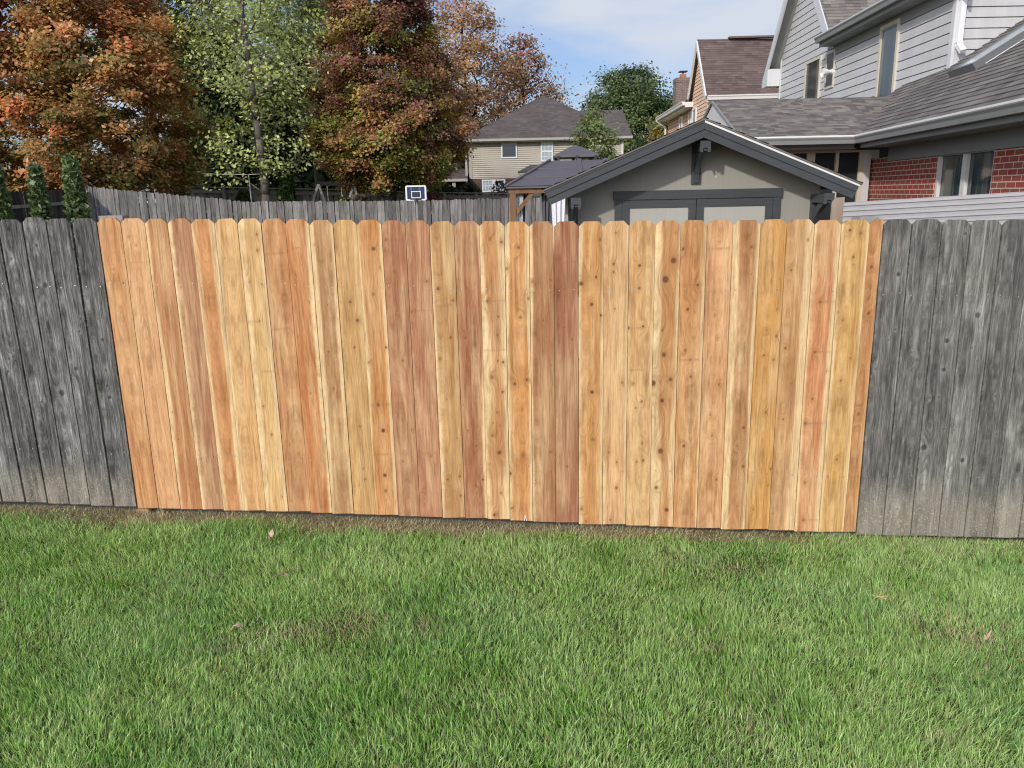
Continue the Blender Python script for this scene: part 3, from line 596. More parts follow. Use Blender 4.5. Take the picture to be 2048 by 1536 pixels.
for k in range(len(RT)-1):
    xt0, xt1, xb0, xb1 = RT[k], RT[k+1], RB[k], RB[k+1]
    tl, tr = fplane(xt0, topy(min(xt0, 2048))), fplane(xt1, topy(min(xt0, 2048))); bl = fplane(xb0, boty(min(2048, xb0))+5); br = fplane(xb1, boty(min(2048, xb0))+5)
    g = rb.uniform(.0018, .0045); zt = (tl[1]+tr[1])/2+rb.uniform(-.006, .003); zb = (bl[1]+br[1])/2
    c = rb.uniform(.82, 1.2)
    kn = [(rb.uniform(.15, .85), rb.uniform(.02, .97), rb.uniform(.004, .009)) for _ in range(rb.randint(3, 5))]
    if k == 0: kn += [(.7, .16, .014), (.55, .36, .009), (.15, .45, .010)]
    if k == 1: kn += [(.6, .42, .013), (.2, .23, .010)]
    if k == 2: kn += [(.6, .36, .016), (.6, .45, .014), (.15, .70, .020), (.85, .04, .010)]
    if k == 3: kn += [(.55, .28, .017), (.45, .38, .009), (.6, .74, .016)]
    make_picket('picket', M['old_soft'], rf, (tl[0]+g, zt), (tr[0]-g, zt), (bl[0]+g, zb), (br[0]-g, zb), .016, (.148*c, .140*c, .129*c), None, 0, 0, kn, [], 90+k, old=True, recess=rb.uniform(-.005, .002), earw=.026)
mb = MB(); a = at(1730, 440, 4.42); mb.box(a[0]-.055, a[0]+.055, 4.37, 4.47, -.15, at(1730, 434, 4.37)[2]); mb.build('post', M['grey_post'], rf)
for zb in (.38, 1.45):
    mb = MB(); srail(mb, sN1+.005, sN1+2.4, zb-.05, zb-.12, .045, .04, .085); mb.build('rail', M['grey_post'], rf)

# ------------------------------------------------------------------ garden shed
SY = 9.3; RY = 8.85
sh_l = at(1133, 420, SY)[0]; sh_r = at(1637, 420, SY)[0]; sxc = (sh_l+sh_r)/2
apex = at(1409, 240, RY); tipl = at(1094, 386, RY); tipr = at(1724, 364, RY)
half = (tipr[0]-tipl[0])/2; rise = apex[2]-(tipl[2]+tipr[2])/2; axx = apex[0]; sl = rise/half
shed = thing('garden_shed', 'taupe garden shed with a low gable roof and charcoal trim behind the new fence', 'shed', (sxc, SY, 0))
def roofz(x): return apex[2]-sl*abs(x-axx)
wall_top = lambda x: roofz(x)-.07
br_top = lambda x: roofz(x)-.215
D = 3.0; SKW = .085
mb = MB()
fr = [(sh_l, .05), (sh_r, .05), (sh_r, wall_top(sh_r)), (axx, wall_top(axx)), (sh_l, wall_top(sh_l))]
mb.prism([(x, SY, z) for x, z in fr], (SKW*D, D, 0)); mb.build('wall', M['shed_wall'], shed)
zs = at(1600, 373, SY)[2]
for (x0, x1) in ((at(1157, 390, SY)[0], at(1209, 390, SY)[0]), (at(1580, 390, SY)[0], sh_r-.005)):   # lapped joint of the upper panel
    pass
mb = MB(); zj = at(1180, 389, SY)[2]; up = [(x, z) for x, z in ((sh_l+.002, zj), (sh_r-.002, zj), (sh_r-.002, wall_top(sh_r)), (axx, wall_top(axx)), (sh_l+.002, wall_top(sh_l)))]
mb.prism([(x, SY-.012, z) for x, z in up], (0, .0115, 0)); mb.build('gable_panel', M['shed_wall'], shed)
rfm = MB()
for sg in (-1, 1):
    xe = axx+sg*(half+.02); L = math.hypot(half+.02, sl*(half+.02)); c, s = (half+.02)/L, sl*(half+.02)/L
    O = (xe if sg < 0 else xe+SKW*(D+.73), RY-.03 if sg < 0 else RY+D+.7, roofz(xe)); U = (SKW, 1, 0) if sg < 0 else (-SKW, -1, 0); Vv = (-sg*c, 0, s); N = (sg*s, 0, c)
    lapped(rfm, [(0, 0), (D+.73, 0), (D+.73, L), (0, L)], np.array(O)+np.array(N)*.016, U, Vv, N, .145, .012, depth=.012)
    t = .016
    p0 = np.array([axx, RY-.03, apex[2]]); p1 = np.array([xe, RY-.03, roofz(xe)]); n = np.array(N)
    rfm.prism([p0, p1, p1+n*t, p0+np.array([0, 0, t/c])], (SKW*(D+.73), D+.73, 0))
rfm.build('roof', M['shingle_shed'], shed, fix=False)
for sg in (-1, 1):
    tip = tipl if sg < 0 else tipr
    xe = axx+sg*half; zt = roofz(xe); dv = np.array([0, 0, 1.])
    a = np.array([axx, RY, apex[2]]); b = np.array([xe, RY, zt]); dn = (b-a)/np.linalg.norm(b-a)
    # end cut is square to the slope
    nrm = np.array([-dn[2]*1., 0, dn[0]]); nrm = nrm if nrm[2] > 0 else -nrm
    def board(h0, h1, y0, th):
        k = 1/abs(dn[0])
        return [np.array([axx, y0, apex[2]-h0*k]), np.array([xe, y0, zt])-nrm*h0-dn*0., np.array([xe, y0, zt])-nrm*h1-dn*(h1-h0)*0., np.array([axx, y0, apex[2]-h1*k])]
    mb = MB(); mb.prism(board(.004, .024, RY-.022, .02), (0, .02, 0)); mb.build('drip_edge', M['drip'] if sg > 0 else M['shed_trim'], shed)
    mb = MB(); mb.prism(board(.024, .088, RY-.016, .02), (0, .02, 0)); mb.build('fascia_board', M['shed_trim'], shed)
    mb = MB(); mb.prism(board(.0885, .168, RY-.002, .02), (0, .024, 0)); mb.build('barge_board', M['shed_trim'], shed)
    mb = MB(); mb.prism([np.array([axx, RY+.03, apex[2]-.03]), np.array([xe, RY+.03, zt-.03]), np.array([xe, RY+.03, zt-.05]), np.array([axx, RY+.03, apex[2]-.05])], (SKW*(D+.6), D+.6, 0)); mb.build('roof_deck', M['shed_trim'], shed)
def fpt(px, py): return at(px, py, SY)
hd0, hd1 = fpt(1226, 383.5), fpt(1563, 375)
zh1 = (hd0[2]+hd1[2])/2; zh0 = zh1-.10
mb = MB(); mb.box(hd0[0], hd1[0], SY-.045, SY-.0125, zh0, zh1); mb.build('door_header', M['shed_trim'], shed)
jl0, jl1 = fpt(1229, 420)[0], fpt(1243, 420)[0]; jr0, jr1 = fpt(1544, 420)[0], fpt(1558, 420)[0]
for a, b in ((jl0, jl1), (jr0, jr1)):
    mb = MB(); mb.box(a, b, SY-.035, SY-.001, .06, zh0-.001); mb.build('door_jamb', M['shed_trim'], shed)
dm = fpt(1391, 420)[0]
for a, b in ((jl1+.004, dm-.004), (dm+.004, jr0-.004)):
    fw = .085; dt = zh0-.012
    d = MB(); d.box(a+fw, b-fw, SY-.018, SY-.0015, .1+fw, dt-fw); door = d.build('door', M['shed_panel'], shed)
    mb = MB(); mb.box(a, a+fw, SY-.032, SY-.002, .1, dt); mb.box(b-fw, b, SY-.032, SY-.002, .1, dt); mb.box(a+fw, b-fw, SY-.031, SY-.002, dt-fw, dt); mb.box(a+fw, b-fw, SY-.031, SY-.002, .1, .1+fw)
    mb.build('door_frame', M['shed_trim'], door)
def bracket(x, ztop, h):
    br = MB(); w = .052
    br.box(x-.055, x+.055, SY-.035, SY-.012, ztop-h, ztop)                      # wall plate
    br.box(x-.05, x+.05, RY+.045, SY-.035, ztop-.085, ztop+.012)                # arm
    br.box(x-.058, x-.026, RY+.022, RY+.045, ztop-.10, ztop+.02); br.box(x+.026, x+.058, RY+.022, RY+.045, ztop-.10, ztop+.02); br.box(x-.026, x+.026, RY+.022, RY+.045, ztop-.055, ztop+.02)
    pts = []
    y0, z0, y1, z1 = SY-.036, ztop-h+.03, RY+.06, ztop-.06
    outer = []; inner = []
    for k in range(9):
        t = k/8; e = t**.62
        yy = y0+(y1-y0)*t**1.5; zz = z0+(z1-z0)*e
        outer.append((yy-.012, zz-.015)); inner.append((yy+.055*(1-t)**.3, zz+.045))
    poly = outer+inner[::-1]
    br.prism([(x-.026, a, b) for a, b in poly], (.052, 0, 0))
    return br.build('bracket', M['shed_trim'], shed)
bracket((sh_l+sh_r)/2+.02, br_top(axx)-.02, .44)
bracket(sh_l+.075, br_top(sh_l)+.0, .44); bracket(sh_r-.055, br_top(sh_r)+.0, .44)
mb = MB(); mb.box(sh_l-.015, sh_l+.018, SY-.022, SY-.0125, .06, wall_top(sh_l)); mb.build('corner_trim', M['shed_panel'], shed)
mb = MB(); c = fpt(1429, 345); mb.prism([c+np.array(q) for q in ((0, -.013, 0), (.012, -.013, .02), (.022, -.013, .014), (.02, -.013, -.06), (.011, -.013, -.062), (.012, -.013, 0))], (0, .001, 0)); mb.build('paint_mark', M['white_trim'], shed)

# ------------------------------------------------------------------ picket and ribbed panel beside the shed
pa = at(1662, 440, 8.1); pb = at(1686, 440, 8.1); zt = at(1675, 394.5, 8.1)[2]
mb = MB(); w = pb[0]-pa[0]; mb.prism([(pa[0], 8.1, .02), (pb[0], 8.1, .02), (pb[0], 8.1, zt), (pa[0]+.045, 8.1, zt-.004), (pa[0]+.012, 8.1, zt-.03), (pa[0], 8.1, zt-.06)], (0, .02, 0))
o = mb.build('loose_picket', rough_wood('bleached_picket', (.34, .27, .21), .3, 22)); centre(o); tag(o, 'bleached upright picket with one clipped corner beside the ribbed panel', 'picket')
q0 = at(1688, 406, 8.0); q1 = at(2048, 384, 7.2)
vdir = (q1-q0); vdir[2] = 0; Lh = np.linalg.norm(vdir); vdir /= Lh; vn = np.array([vdir[1], -vdir[0], 0.])
slope = (q1[2]-q0[2])/Lh
prof = []; z = 0.
while z > -1.55:
    prof += [(.0, z), (.012, z-.006), (.014, z-.030), (.002, z-.036), (.0, z-.042)]; z -= .052
mb = MB(); Lp = Lh+.24
for (d0, z0), (d1, z1) in zip(prof[:-1], prof[1:]):
    f = lambda l, d, z: q0+vdir*l+vn*d+np.array([0, 0, slope*l+z])
    mb.add([f(0, d0, z0), f(Lp, d0, z0), f(Lp, d1, z1), f(0, d1, z1)], [(3, 2, 1, 0)])
f = lambda l, d, z: q0+vdir*l+vn*d+np.array([0, 0, slope*l+z])
mb.hexa([f(0, -.03, -1.55), f(Lp, -.03, -1.55), f(Lp, -.001, -1.55), f(0, -.001, -1.55), f(0, -.03, .004), f(Lp, -.03, .004), f(Lp, -.001, .004), f(0, -.001, .004)])
o = mb.build('ribbed_panel', M['vinyl'], fix=False); centre(o); tag(o, 'pale ribbed vinyl fence panel running in front of the brick wall', 'fence panel')

# ------------------------------------------------------------------ grey house on the right
A = at(1717, 271, 11.5); ang = R(5.8); E_ = np.array([-math.sin(ang), -math.cos(ang), 0.]); PE = np.array([math.cos(ang), -math.sin(ang), 0.])
if PE[0] < 0: PE = -PE
PE = np.array([-E_[1], E_[0], 0.]); PE = PE if PE[0] > 0 else -PE
zE = A[2]; mR = .635
WP = np.array([6.73, 12.41, 0.]); WN = np.array([1., -.0314, 0.]); wdir = np.array([.0314, 1., 0.]); wdir /= np.linalg.norm(wdir); wout = np.array([-wdir[1], wdir[0], 0.])
def onwall(px, py):
    p = hit(px, py, WP, WN); return ((p-WP)@wdir, p[2])
def wpt(u, z, d=0.): return WP+wdir*u+wout*d+np.array([0, 0, z])
house = thing('grey_house', 'pale grey lap sided house with brick lower wall and brown shingle roofs at the right', 'house', (6.5, 13, 0))
NR = np.cross(PE+np.array([0, 0, mR]), E_); NR = NR/np.linalg.norm(NR); NR = NR if NR[2] > 0 else -NR
VR = PE+np.array([0, 0, mR]); VRn = VR/np.linalg.norm(VR)
mb = MB(); lapped(mb, [(-2.6, 0), (4.9, 0), (4.9, 5.2), (-2.6, 5.2)], A, E_, VRn, NR, .135, .012, depth=.012); mb.build('roof', M['shingle_near'], house, fix=False)
# left wing: ridge to the left of the valley
zRg = 3.44
r0 = atz(1418, 205, zRg); r1 = atz(1745, 197, zRg); e0 = atz(1525, 279, zE)
yr = (r0[1]+r1[1])/2; ye = (e0[1]+A[1])/2; xl = r0[0]
dl = np.array([1., -.02, 0]); dl /= np.linalg.norm(dl)
Vl = np.array([0, yr-ye, zRg-zE]); Ll = np.linalg.norm(Vl); Vl /= Ll; Nl = np.cross(dl, Vl); Nl = Nl if Nl[2] > 0 else -Nl
Ol = np.array([xl, A[1]+(A[0]-xl)*.02, zE])
mb = MB(); lapped(mb, [(0, 0), (4.2, 0), (4.2, Ll), (0, Ll)], Ol, dl, Vl, Nl, .064, .007, depth=.01); mb.build('roof', M['shingle_wing'], house, fix=False)
Vb = Vl*np.array([1, -1, 1]); Nb = np.cross(dl, Vb); Nb = Nb if Nb[2] > 0 else -Nb
Ob = Ol+np.array([0, 2*(yr-ye), 0]); mb = MB(); lapped(mb, [(0, 0), (4.2, 0), (4.2, Ll), (0, Ll)], Ob, dl, Vb, Nb, .104, .010, depth=.01); mb.build('roof', M['shingle'], house, fix=False)
gx = xl+.012; gy0 = Ol[1]+.04; gy1 = Ob[1]-.04; gz = zRg-.02
mb = MB(); mb.prism([(gx, gy0, zE-.02), (gx, gy1, zE-.02), (gx, (gy0+gy1)/2, gz-.02)], (.03, 0, 0)); mb.prism([(gx+.01, gy0+.4, 0), (gx+.01, gy1-.4, 0), (gx+.01, gy1-.4, zE), (gx+.01, gy0+.4, zE)], (.03, 0, 0)); mb.build('gable_wall', M['grey_siding'], house)
for (ya, sgn) in ((Ol[1], 1), (Ob[1], -1)):
    mb = MB(); yb = (Ol[1]+Ob[1])/2; mb.beam((xl-.012, ya, zE-.012), (xl-.012, yb, zRg-.014), .03, .035); mb.build('rake_board', M['gutter'], house)
# gutters
def gutter(p, q, out, nm_parent, size=.10, white=True):
    p = np.array(p, float); q = np.array(q, float); out = np.array(out, float); zv = np.array([0, 0, 1.])
    mb = MB(); prof = [(0, -.005), (size, -.005), (size, -.03), (size*.82, -.06), (size*.72, -size), (0, -size)]
    P0 = [p+out*a+zv*b for a, b in prof]; mb.prism(P0, q-p); g = mb.build('gutter', M['gutter'], nm_parent)
    mb = MB(); mb.prism([p+out*(size+.002)+zv*.004, p+out*(size-.016)+zv*.004, p+out*(size-.016)+zv*-.018, p+out*(size+.002)+zv*-.018], q-p); mb.build('lip', M['gutter_lip'] if white else M['grey_trim'], g)
    return g
gutter(A+np.array([0, 0, .0])+PE*.02, A+E_*4.9+PE*.02, -PE, house, .11)
gutter(Ol+np.array([0, .02, 0])+dl*-.05, A+np.array([.06, .02, 0]), (0, -1, 0), house, .11)
# fascia / soffit / frieze of the brick wing
off = .46
def ept(l, d, z): return A+E_*l+PE*d+np.array([0, 0, z])
mb = MB(); mb.hexa([ept(.03, .03, -.17), ept(4.75, .03, -.17), ept(4.75, .05, -.17), ept(.03, .05, -.17), ept(.03, .03, -.02), ept(4.75, .03, -.02), ept(4.75, .05, -.02), ept(.03, .05, -.02)]); mb.build('fascia', M['soffit'], house)
mb = MB(); mb.hexa([ept(.03, .05, -.17), ept(4.75, .05, -.17), ept(4.75, off+.04, -.17), ept(.03, off+.04, -.17), ept(.03, .05, -.16), ept(4.75, .05, -.16), ept(4.75, off+.04, -.16), ept(.03, off+.04, -.16)]); mb.build('soffit', M['soffit'], house)
mb = MB(); mb.hexa([ept(-.02, off-.025, -.36), ept(4.75, off-.025, -.36), ept(4.75, off, -.36), ept(-.02, off, -.36), ept(-.02, off-.025, -.17), ept(4.75, off-.025, -.17), ept(4.75, off, -.17), ept(-.02, off, -.17)]); mb.build('frieze_board', M['soffit'], house)
BP = A+PE*off; BN = PE
def onbrick(px, py): p = hit(px, py, BP, BN); return ((p-BP)@E_, p[2])
b0 = onbrick(1738, 357)[0]; w0, w1 = onbrick(1869, 350)[0], onbrick(1984, 350)[0]; wz1 = onbrick(1926, 299)[1]; wz0 = zE-1.75
mb = MB()
def bq(u0, u1, z0, z1, d=0.):
    mb.add([BP+E_*u0+np.array([0, 0, z0-BP[2]])-PE*d, BP+E_*u1+np.array([0, 0, z0-BP[2]])-PE*d, BP+E_*u1+np.array([0, 0, z1-BP[2]])-PE*d, BP+E_*u0+np.array([0, 0, z1-BP[2]])-PE*d], [(0, 1, 2, 3)], uv=[(u0, z0), (u1, z0), (u1, z1), (u0, z1)])
zb1 = zE-.30
bq(b0, w0, -.2, zb1); bq(w1, 4.6, -.2, zb1); bq(w0, w1, -.2, wz0); 
ee = [(0, -.2), (4.2, -.2), (4.2, zE+mR*(4.2+off)-.06), (0, zE+mR*off-.06)]; mb.add([BP+E_*4.6+PE*a+np.array([0, 0, z-BP[2]]) for a, z in ee], [(0, 1, 2, 3)], uv=ee)
for uu in (w0, w1, b0):      # reveals
    s = [BP+E_*uu+np.array([0, 0, z-BP[2]])+PE*d for z, d in ((wz0, 0), (wz0, .12), (zb1, .12), (zb1, 0))]; mb.add(s, [(0, 1, 2, 3)], uv=[(0, wz0), (.12, wz0), (.12, zb1), (0, zb1)])
mb.build('brick_wall', M['brick'], house, fix=False)
def bbox(mbx, u0, u1, z0, z1, d0, d1):
    f = lambda u, z, d: BP+E_*u+PE*d+np.array([0, 0, z-BP[2]])
    mbx.hexa([f(u0, z0, d0), f(u1, z0, d0), f(u1, z0, d1), f(u0, z0, d1), f(u0, z1, d0), f(u1, z1, d0), f(u1, z1, d1), f(u0, z1, d1)])
um = (w0+w1)/2
m1 = MB(); bbox(m1, w0, w0+.05, wz0, wz1, .02, .09); bbox(m1, w1-.05, w1, wz0, wz1, .02, .09); bbox(m1, w0+.05, w1-.05, wz1-.05, wz1, .02, .09); bbox(m1, w0+.05, w1-.05, wz0, wz0+.05, .02, .09); bbox(m1, um-.05, um+.05, wz0+.05, wz1-.05, .02, .09)
win = m1.build('window', M['white_trim'], house)
for a, b in ((w0+.05, um-.05), (um+.05, w1-.05)):
    m1 = MB(); bbox(m1, a, b, wz0+.05, wz1-.05, .062, .068); m1.build('pane', M['blue_glass'], win)
m1 = MB(); bbox(m1, b0-.11, b0-.004, -.1, zE-.165, -.01, .12); m1.build('corner_board', M['grey_trim'], house)
# sunroom wall and windows under the left wing
ws = ye+.42
mb = MB(); 
def sx(px): return at(px, 330, ws)[0]
sz = zE-.17; zgt = at(1690, 305, ws)[2]
cols = [(xl+.3, sx(1560)), (sx(1612), sx(1628)), (sx(1669), sx(1675.5)), (sx(1716.5), sx(1726))]
for a, b in cols: mb.box(a, b, ws-.03, ws+.05, .1, zgt+.0)
mb.box(xl+.3, sx(1726), ws-.032, ws+.05, zgt, sz); mb.build('window_frame', M['cream_trim'], house)
for a, b in ((sx(1560), sx(1612)), (sx(1628), sx(1669)), (sx(1675.5), sx(1716.5))):
    mb = MB(); mb.box(a, b, ws+.01, ws+.02, .1, zgt); mb.build('pane', M['glass'], house)
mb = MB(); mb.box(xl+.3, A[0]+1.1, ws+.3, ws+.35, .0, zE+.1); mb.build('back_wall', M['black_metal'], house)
mb = MB(); mb.box(sx(1726), BP[0]+.03, ws-.03, ws+.06, 0, sz); mb.build('pilaster', M['grey_trim'], house)
mb = MB(); mb.box(xl+.05, A[0]+.1, ye+.02, ws+.05, sz, sz+.012); mb.build('soffit', M['soffit'], house)
mb = MB(); mb.box(xl+.05, A[0]+.05, ye+.0, ye+.02, sz-.0, zE-.10); mb.build('fascia', M['soffit'], house)
# upper lap sided wall
ulc = onwall(1560, 170)[0]
ra, rb_ = onwall(1564, 116), onwall(1596, 0); rc, rd = onwall(1652, 63), onwall(1634, 0)
m_l = (rb_[1]-ra[1])/(rb_[0]-ra[0]); m_r = (rd[1]-rc[1])/(rd[0]-rc[0])
upk = (ra[1]-rc[1]-m_l*ra[0]+m_r*rc[0])/(m_r-m_l); zpk = ra[1]+m_l*(upk-ra[0])
ztop = onwall(1680, 84)[1]
zlc = ra[1]+m_l*(ulc-ra[0])
ur = rc[0]+(ztop-rc[1])/m_r
poly = [(0, 2.4), (ulc, 2.4), (ulc, zlc), (upk, zpk), (ur, ztop), (0, ztop)]
UV_ = [(u, z) for u, z in poly]
mb = MB()
# polygon is not convex at the valley: split it there
lapped(mb, [(0, 2.4), (ur, 2.4), (ur, ztop), (0, ztop)], WP, wdir, (0, 0, 1), wout, .152, .010, .014, .02)
lapped(mb, [(ur, 2.4), (ulc, 2.4), (ulc, zlc), (upk, zpk), (ur, ztop)], WP, wdir, (0, 0, 1), wout, .152, .010, .014, .02)
mb.build('side_wall', M['grey_siding'], house, fix=False)
mb = MB(); mb.prism([wpt(u, z, -.024) for u, z in poly], -wout*.1); mb.build('side_wall', M['grey_trim'], house)
def wbox(mbx, u0, u1, z0, z1, d0, d1):
    mbx.hexa([wpt(u0, z0, d0), wpt(u1, z0, d0), wpt(u1, z0, d1), wpt(u0, z0, d1), wpt(u0, z1, d0), wpt(u1, z1, d0), wpt(u1, z1, d1), wpt(u0, z1, d1)])
mb = MB(); wbox(mb, ulc-.07, ulc+.012, 2.4, zlc, -.02, .022); mb.build('corner_board', M['grey_trim'], house)
mb = MB(); wbox(mb, -.012, .09, 2.4, ztop-.01, -.02, .024); mb.build('corner_board', M['grey_trim'], house)
# front-facing wall to the right of the corner
fd_ = np.array([1., .0314*.6, 0]); fd_ /= np.linalg.norm(fd_); fo = np.array([fd_[1], -fd_[0], 0.])
mb = MB(); lapped(mb, [(0, 2.4), (5, 2.4), (5, 7.6), (0, 7.6)], WP, fd_, (0, 0, 1), fo, .148, .010, .014, .02); mb.build('front_wall', M['grey_siding'], house, fix=False)
mb = MB(); mb.prism([WP+fd_*a-fo*.024+np.array([0, 0, z]) for a, z in ((0, 2.4), (5, 2.4), (5, 7.6), (0, 7.6))], -fo*.1); mb.build('front_wall', M['grey_trim'], house)
def wall_window(pxs, z0, z1, mat, proud=.035, fw=.06, name='window', split=None):
    u0, u1 = sorted((onwall(pxs[0], pxs[2])[0], onwall(pxs[1], pxs[2])[0]))
    m1 = MB(); wbox(m1, u0, u0+fw, z0, z1, -.01, proud); wbox(m1, u1-fw, u1, z0, z1, -.01, proud); wbox(m1, u0+fw, u1-fw, z1-fw, z1, -.01, proud); wbox(m1, u0+fw, u1-fw, z0, z0+fw, -.01, proud)
    if split: wbox(m1, u0+fw, u1-fw, split-.025, split+.025, -.01, proud-.006)
    w = m1.build(name, M['cream_trim'], house)
    m2 = MB(); wbox(m2, u0+fw, u1-fw, z0+fw, z1-fw, .010, .015); m2.build('pane', mat, w); return u0, u1
zA1 = (onwall(1613, 126)[1]+onwall(1641, 111)[1])/2; wall_window((1612, 1642, 150), 2.5, zA1, M['blue_glass'])
zB1 = (onwall(1655, 106)[1]+onwall(1671, 99)[1])/2; zB0 = (onwall(1651, 180)[1]+onwall(1667, 174)[1])/2
wall_window((1653, 1670, 140), zB0, zB1, M['glass'], .03, .045, split=(zB0+zB1)/2-.02)
zC1 = (onwall(1763, 54)[1]+onwall(1799, 38)[1])/2; wall_window((1760, 1797, 110), 2.6, zC1, M['blue_glass'], .04, .07)
# eave of the upper storey
eo = .42
E1 = atx(1630, 75, WP[0]+.0314*(17.3-12.41)-eo); ue = (E1-WP)@wdir; zU = E1[2]
def upt(u, d, z): return wpt(u, z, d)
gutter(upt(ue, eo-.10, zU), upt(-.35, eo-.10, zU), wout, house, .12, False)
mb = MB(); wbox(mb, -.35, ue, zU-.19, zU-.01, eo-.12, eo-.10); mb.build('fascia', M['soffit'], house)
mb = MB(); wbox(mb, -.35, ue, zU-.19, zU-.175, .0, eo-.12); mb.build('soffit', M['soffit'], house)
for k in range(12):
    u0 = ue-.5-k*.62
    if u0 > .3:
        mb = MB(); wbox(mb, u0-.30, u0, zU-.194, zU-.1905, .12, .24); mb.build('soffit_vent', M['gutter'], house)
mb = MB(); wbox(mb, -.35, ue, zU-.36, zU-.192, .0, .025); mb.build('frieze_board', M['soffit'], house)
Vm = np.array([0, 0, .40])-wout; Lm = np.linalg.norm(Vm); Vm /= Lm; Nm = np.cross(Vm, wdir); Nm = Nm if Nm[2] > 0 else -Nm
mb = MB(); lapped(mb, [(-.35, 0), (ue, 0), (ue, 4), (-.35, 4)], wpt(0, zU-.005, eo-.1), wdir, Vm, Nm, .104, .010, depth=.01); mb.build('roof', M['shingle'], house, fix=False)
# cross gable roof
for side in (0, 1):
    mm = m_r if side == 0 else m_l
    ue_ = (ur-.5) if side == 0 else ulc+.45
    ze = zpk+mm*(ue_-upk)
    Vg = wdir*(upk-ue_)+np.array([0, 0, zpk-ze]); Lg = np.linalg.norm(Vg); Vg /= Lg
    Ug = -wout; Ng = np.cross(Ug, Vg); Ng = Ng if Ng[2] > 0 else -Ng
    ov = .02 if side == 0 else .32
    mb = MB(); O = wpt(ue_, ze, ov)+Ng*.03
    lapped(mb, [(0, 0), (6, 0), (6, Lg), (0, Lg)], O, Ug, Vg, Ng, .104, .010, depth=.01); mb.build('roof', M['shingle'], house, fix=False)
mb = MB(); zt_ = zpk+m_r*(ur-upk); mb.beam(wpt(ur-.02, zt_, .018), wpt(upk, zpk, .018), .03, .22, up=wout*0+np.array([0, 0, 1.])); mb.build('rake_board', M['grey_trim'], house)
ul = ulc+.40; zl_ = zpk+m_l*(ul-upk)
mb = MB(); mb.beam(wpt(ul, zl_-.06, .31), wpt(upk-.05, zpk-.06, .31), .035, .20); mb.build('rake_board', M['grey_trim'], house)
mb = MB(); mb.hexa([wpt(ul, zl_-.05, .0), wpt(ul, zl_-.05, .30), wpt(upk, zpk-.05, .30), wpt(upk, zpk-.05, 0), wpt(ul, zl_-.03, .0), wpt(ul, zl_-.03, .30), wpt(upk, zpk-.03, .30), wpt(upk, zpk-.03, 0)]); mb.build('soffit', M['soffit'], house)
mb = MB(); mb.hexa([wpt(ulc+.0, zl_-.16, .0), wpt(ul+.04, zl_-.16, .0), wpt(ul+.04, zl_-.16, .33), wpt(ulc, zl_-.16, .33), wpt(ulc+.0, zl_+.25, .0), wpt(ul+.04, zl_-.02, .0), wpt(ul+.04, zl_-.02, .33), wpt(ulc, zl_+.25, .33)]); mb.build('eave_return', M['grey_trim'], house)
gutter(wpt(ul+.05, zl_-.05, .33), wpt(ul+.05, zl_-.05, -3), wdir, house, .10, False)
# downspout at the corner
dc = WP+fd_*.055+fo*.05
mb = MB(); zb_ = at(1908, 92, 12.35)[2]; mb.hexa([dc+np.array([a, b, z]) for z in (zb_, 7) for a, b in ((-.04, -.03), (.04, -.03), (.04, .03), (-.04, .03))])
mb.beam(dc+np.array([0, 0, zb_+.02]), dc+np.array([.02, -.10, zb_-.09]), .085, .065, up=(0, 1, 0)); mb.box(dc[0]-.05, dc[0]+.05, dc[1]-.037, dc[1]+.03, zb_+.04, zb_+.06); mb.box(dc[0]-.05, dc[0]+.05, dc[1]-.037, dc[1]+.03, zb_+.66, zb_+.68)
mb.build('downspout', M['white_plastic'], house)
# floodlight beside the small window
fl = wpt(*onwall(1668, 143)); 
mb = MB(); mb.tube(fl, fl+wout*.05, .055, .05, 14); c1 = fl+wout*.06
for dv in ((-.10, .07, -.07), (.02, .10, .0)):
    d = wout*.16+wdir*dv[0]*-1+np.array([0, 0, dv[2]]); mb.tube(c1, c1+d*.5, .03, .035, 12); mb.tube(c1+d*.5, c1+d, .05, .065, 14)
o = mb.build('floodlight', M['white_plastic'], house)
# skylight on the brick wing roof
def onroof(px, py, lift=0.): return hit(px, py, A+NR*lift, NR)
s0 = onroof(1909, 152); s1 = onroof(1944, 146)
su0 = (s0-A)@E_; su1 = (s1-A)@E_; sv = ((s0-A)@VRn+(s1-A)@VRn)/2
if su0 > su1: su0, su1 = su1, su0
def rpt(u, v, h): return A+E_*u+VRn*v+NR*h
su1 = max(su1, su0+.30)
SKL = 1.5
mb = MB()
def rbox(mbx, u0, u1, v0, v1, h0, h1): mbx.hexa([rpt(u0, v0, h0), rpt(u1, v0, h0), rpt(u1, v1, h0), rpt(u0, v1, h0), rpt(u0, v0, h1), rpt(u1, v0, h1), rpt(u1, v1, h1), rpt(u0, v1, h1)])
rbox(mb, su0, su0+.035, sv, sv+SKL, .0, .10); rbox(mb, su1-.035, su1, sv, sv+SKL, 0, .10); rbox(mb, su0+.035, su1-.035, sv, sv+.05, 0, .10); rbox(mb, su0+.035, su1-.035, sv+SKL-.05, sv+SKL, 0, .10)
skl = mb.build('skylight', plain('dark_skylight_frame', (.13, .135, .14), .4, .1, 2, .5), house)
mb = MB(); rbox(mb, su0+.035, su1-.035, sv+.05, sv+SKL-.05, .06, .085); mb.build('pane', M['pale_glass'], skl)
mb = MB(); rbox(mb, su1+.004, su1+.03, sv+.12, sv+SKL, .010, .018); mb.build('flashing', M['white_trim'], skl)

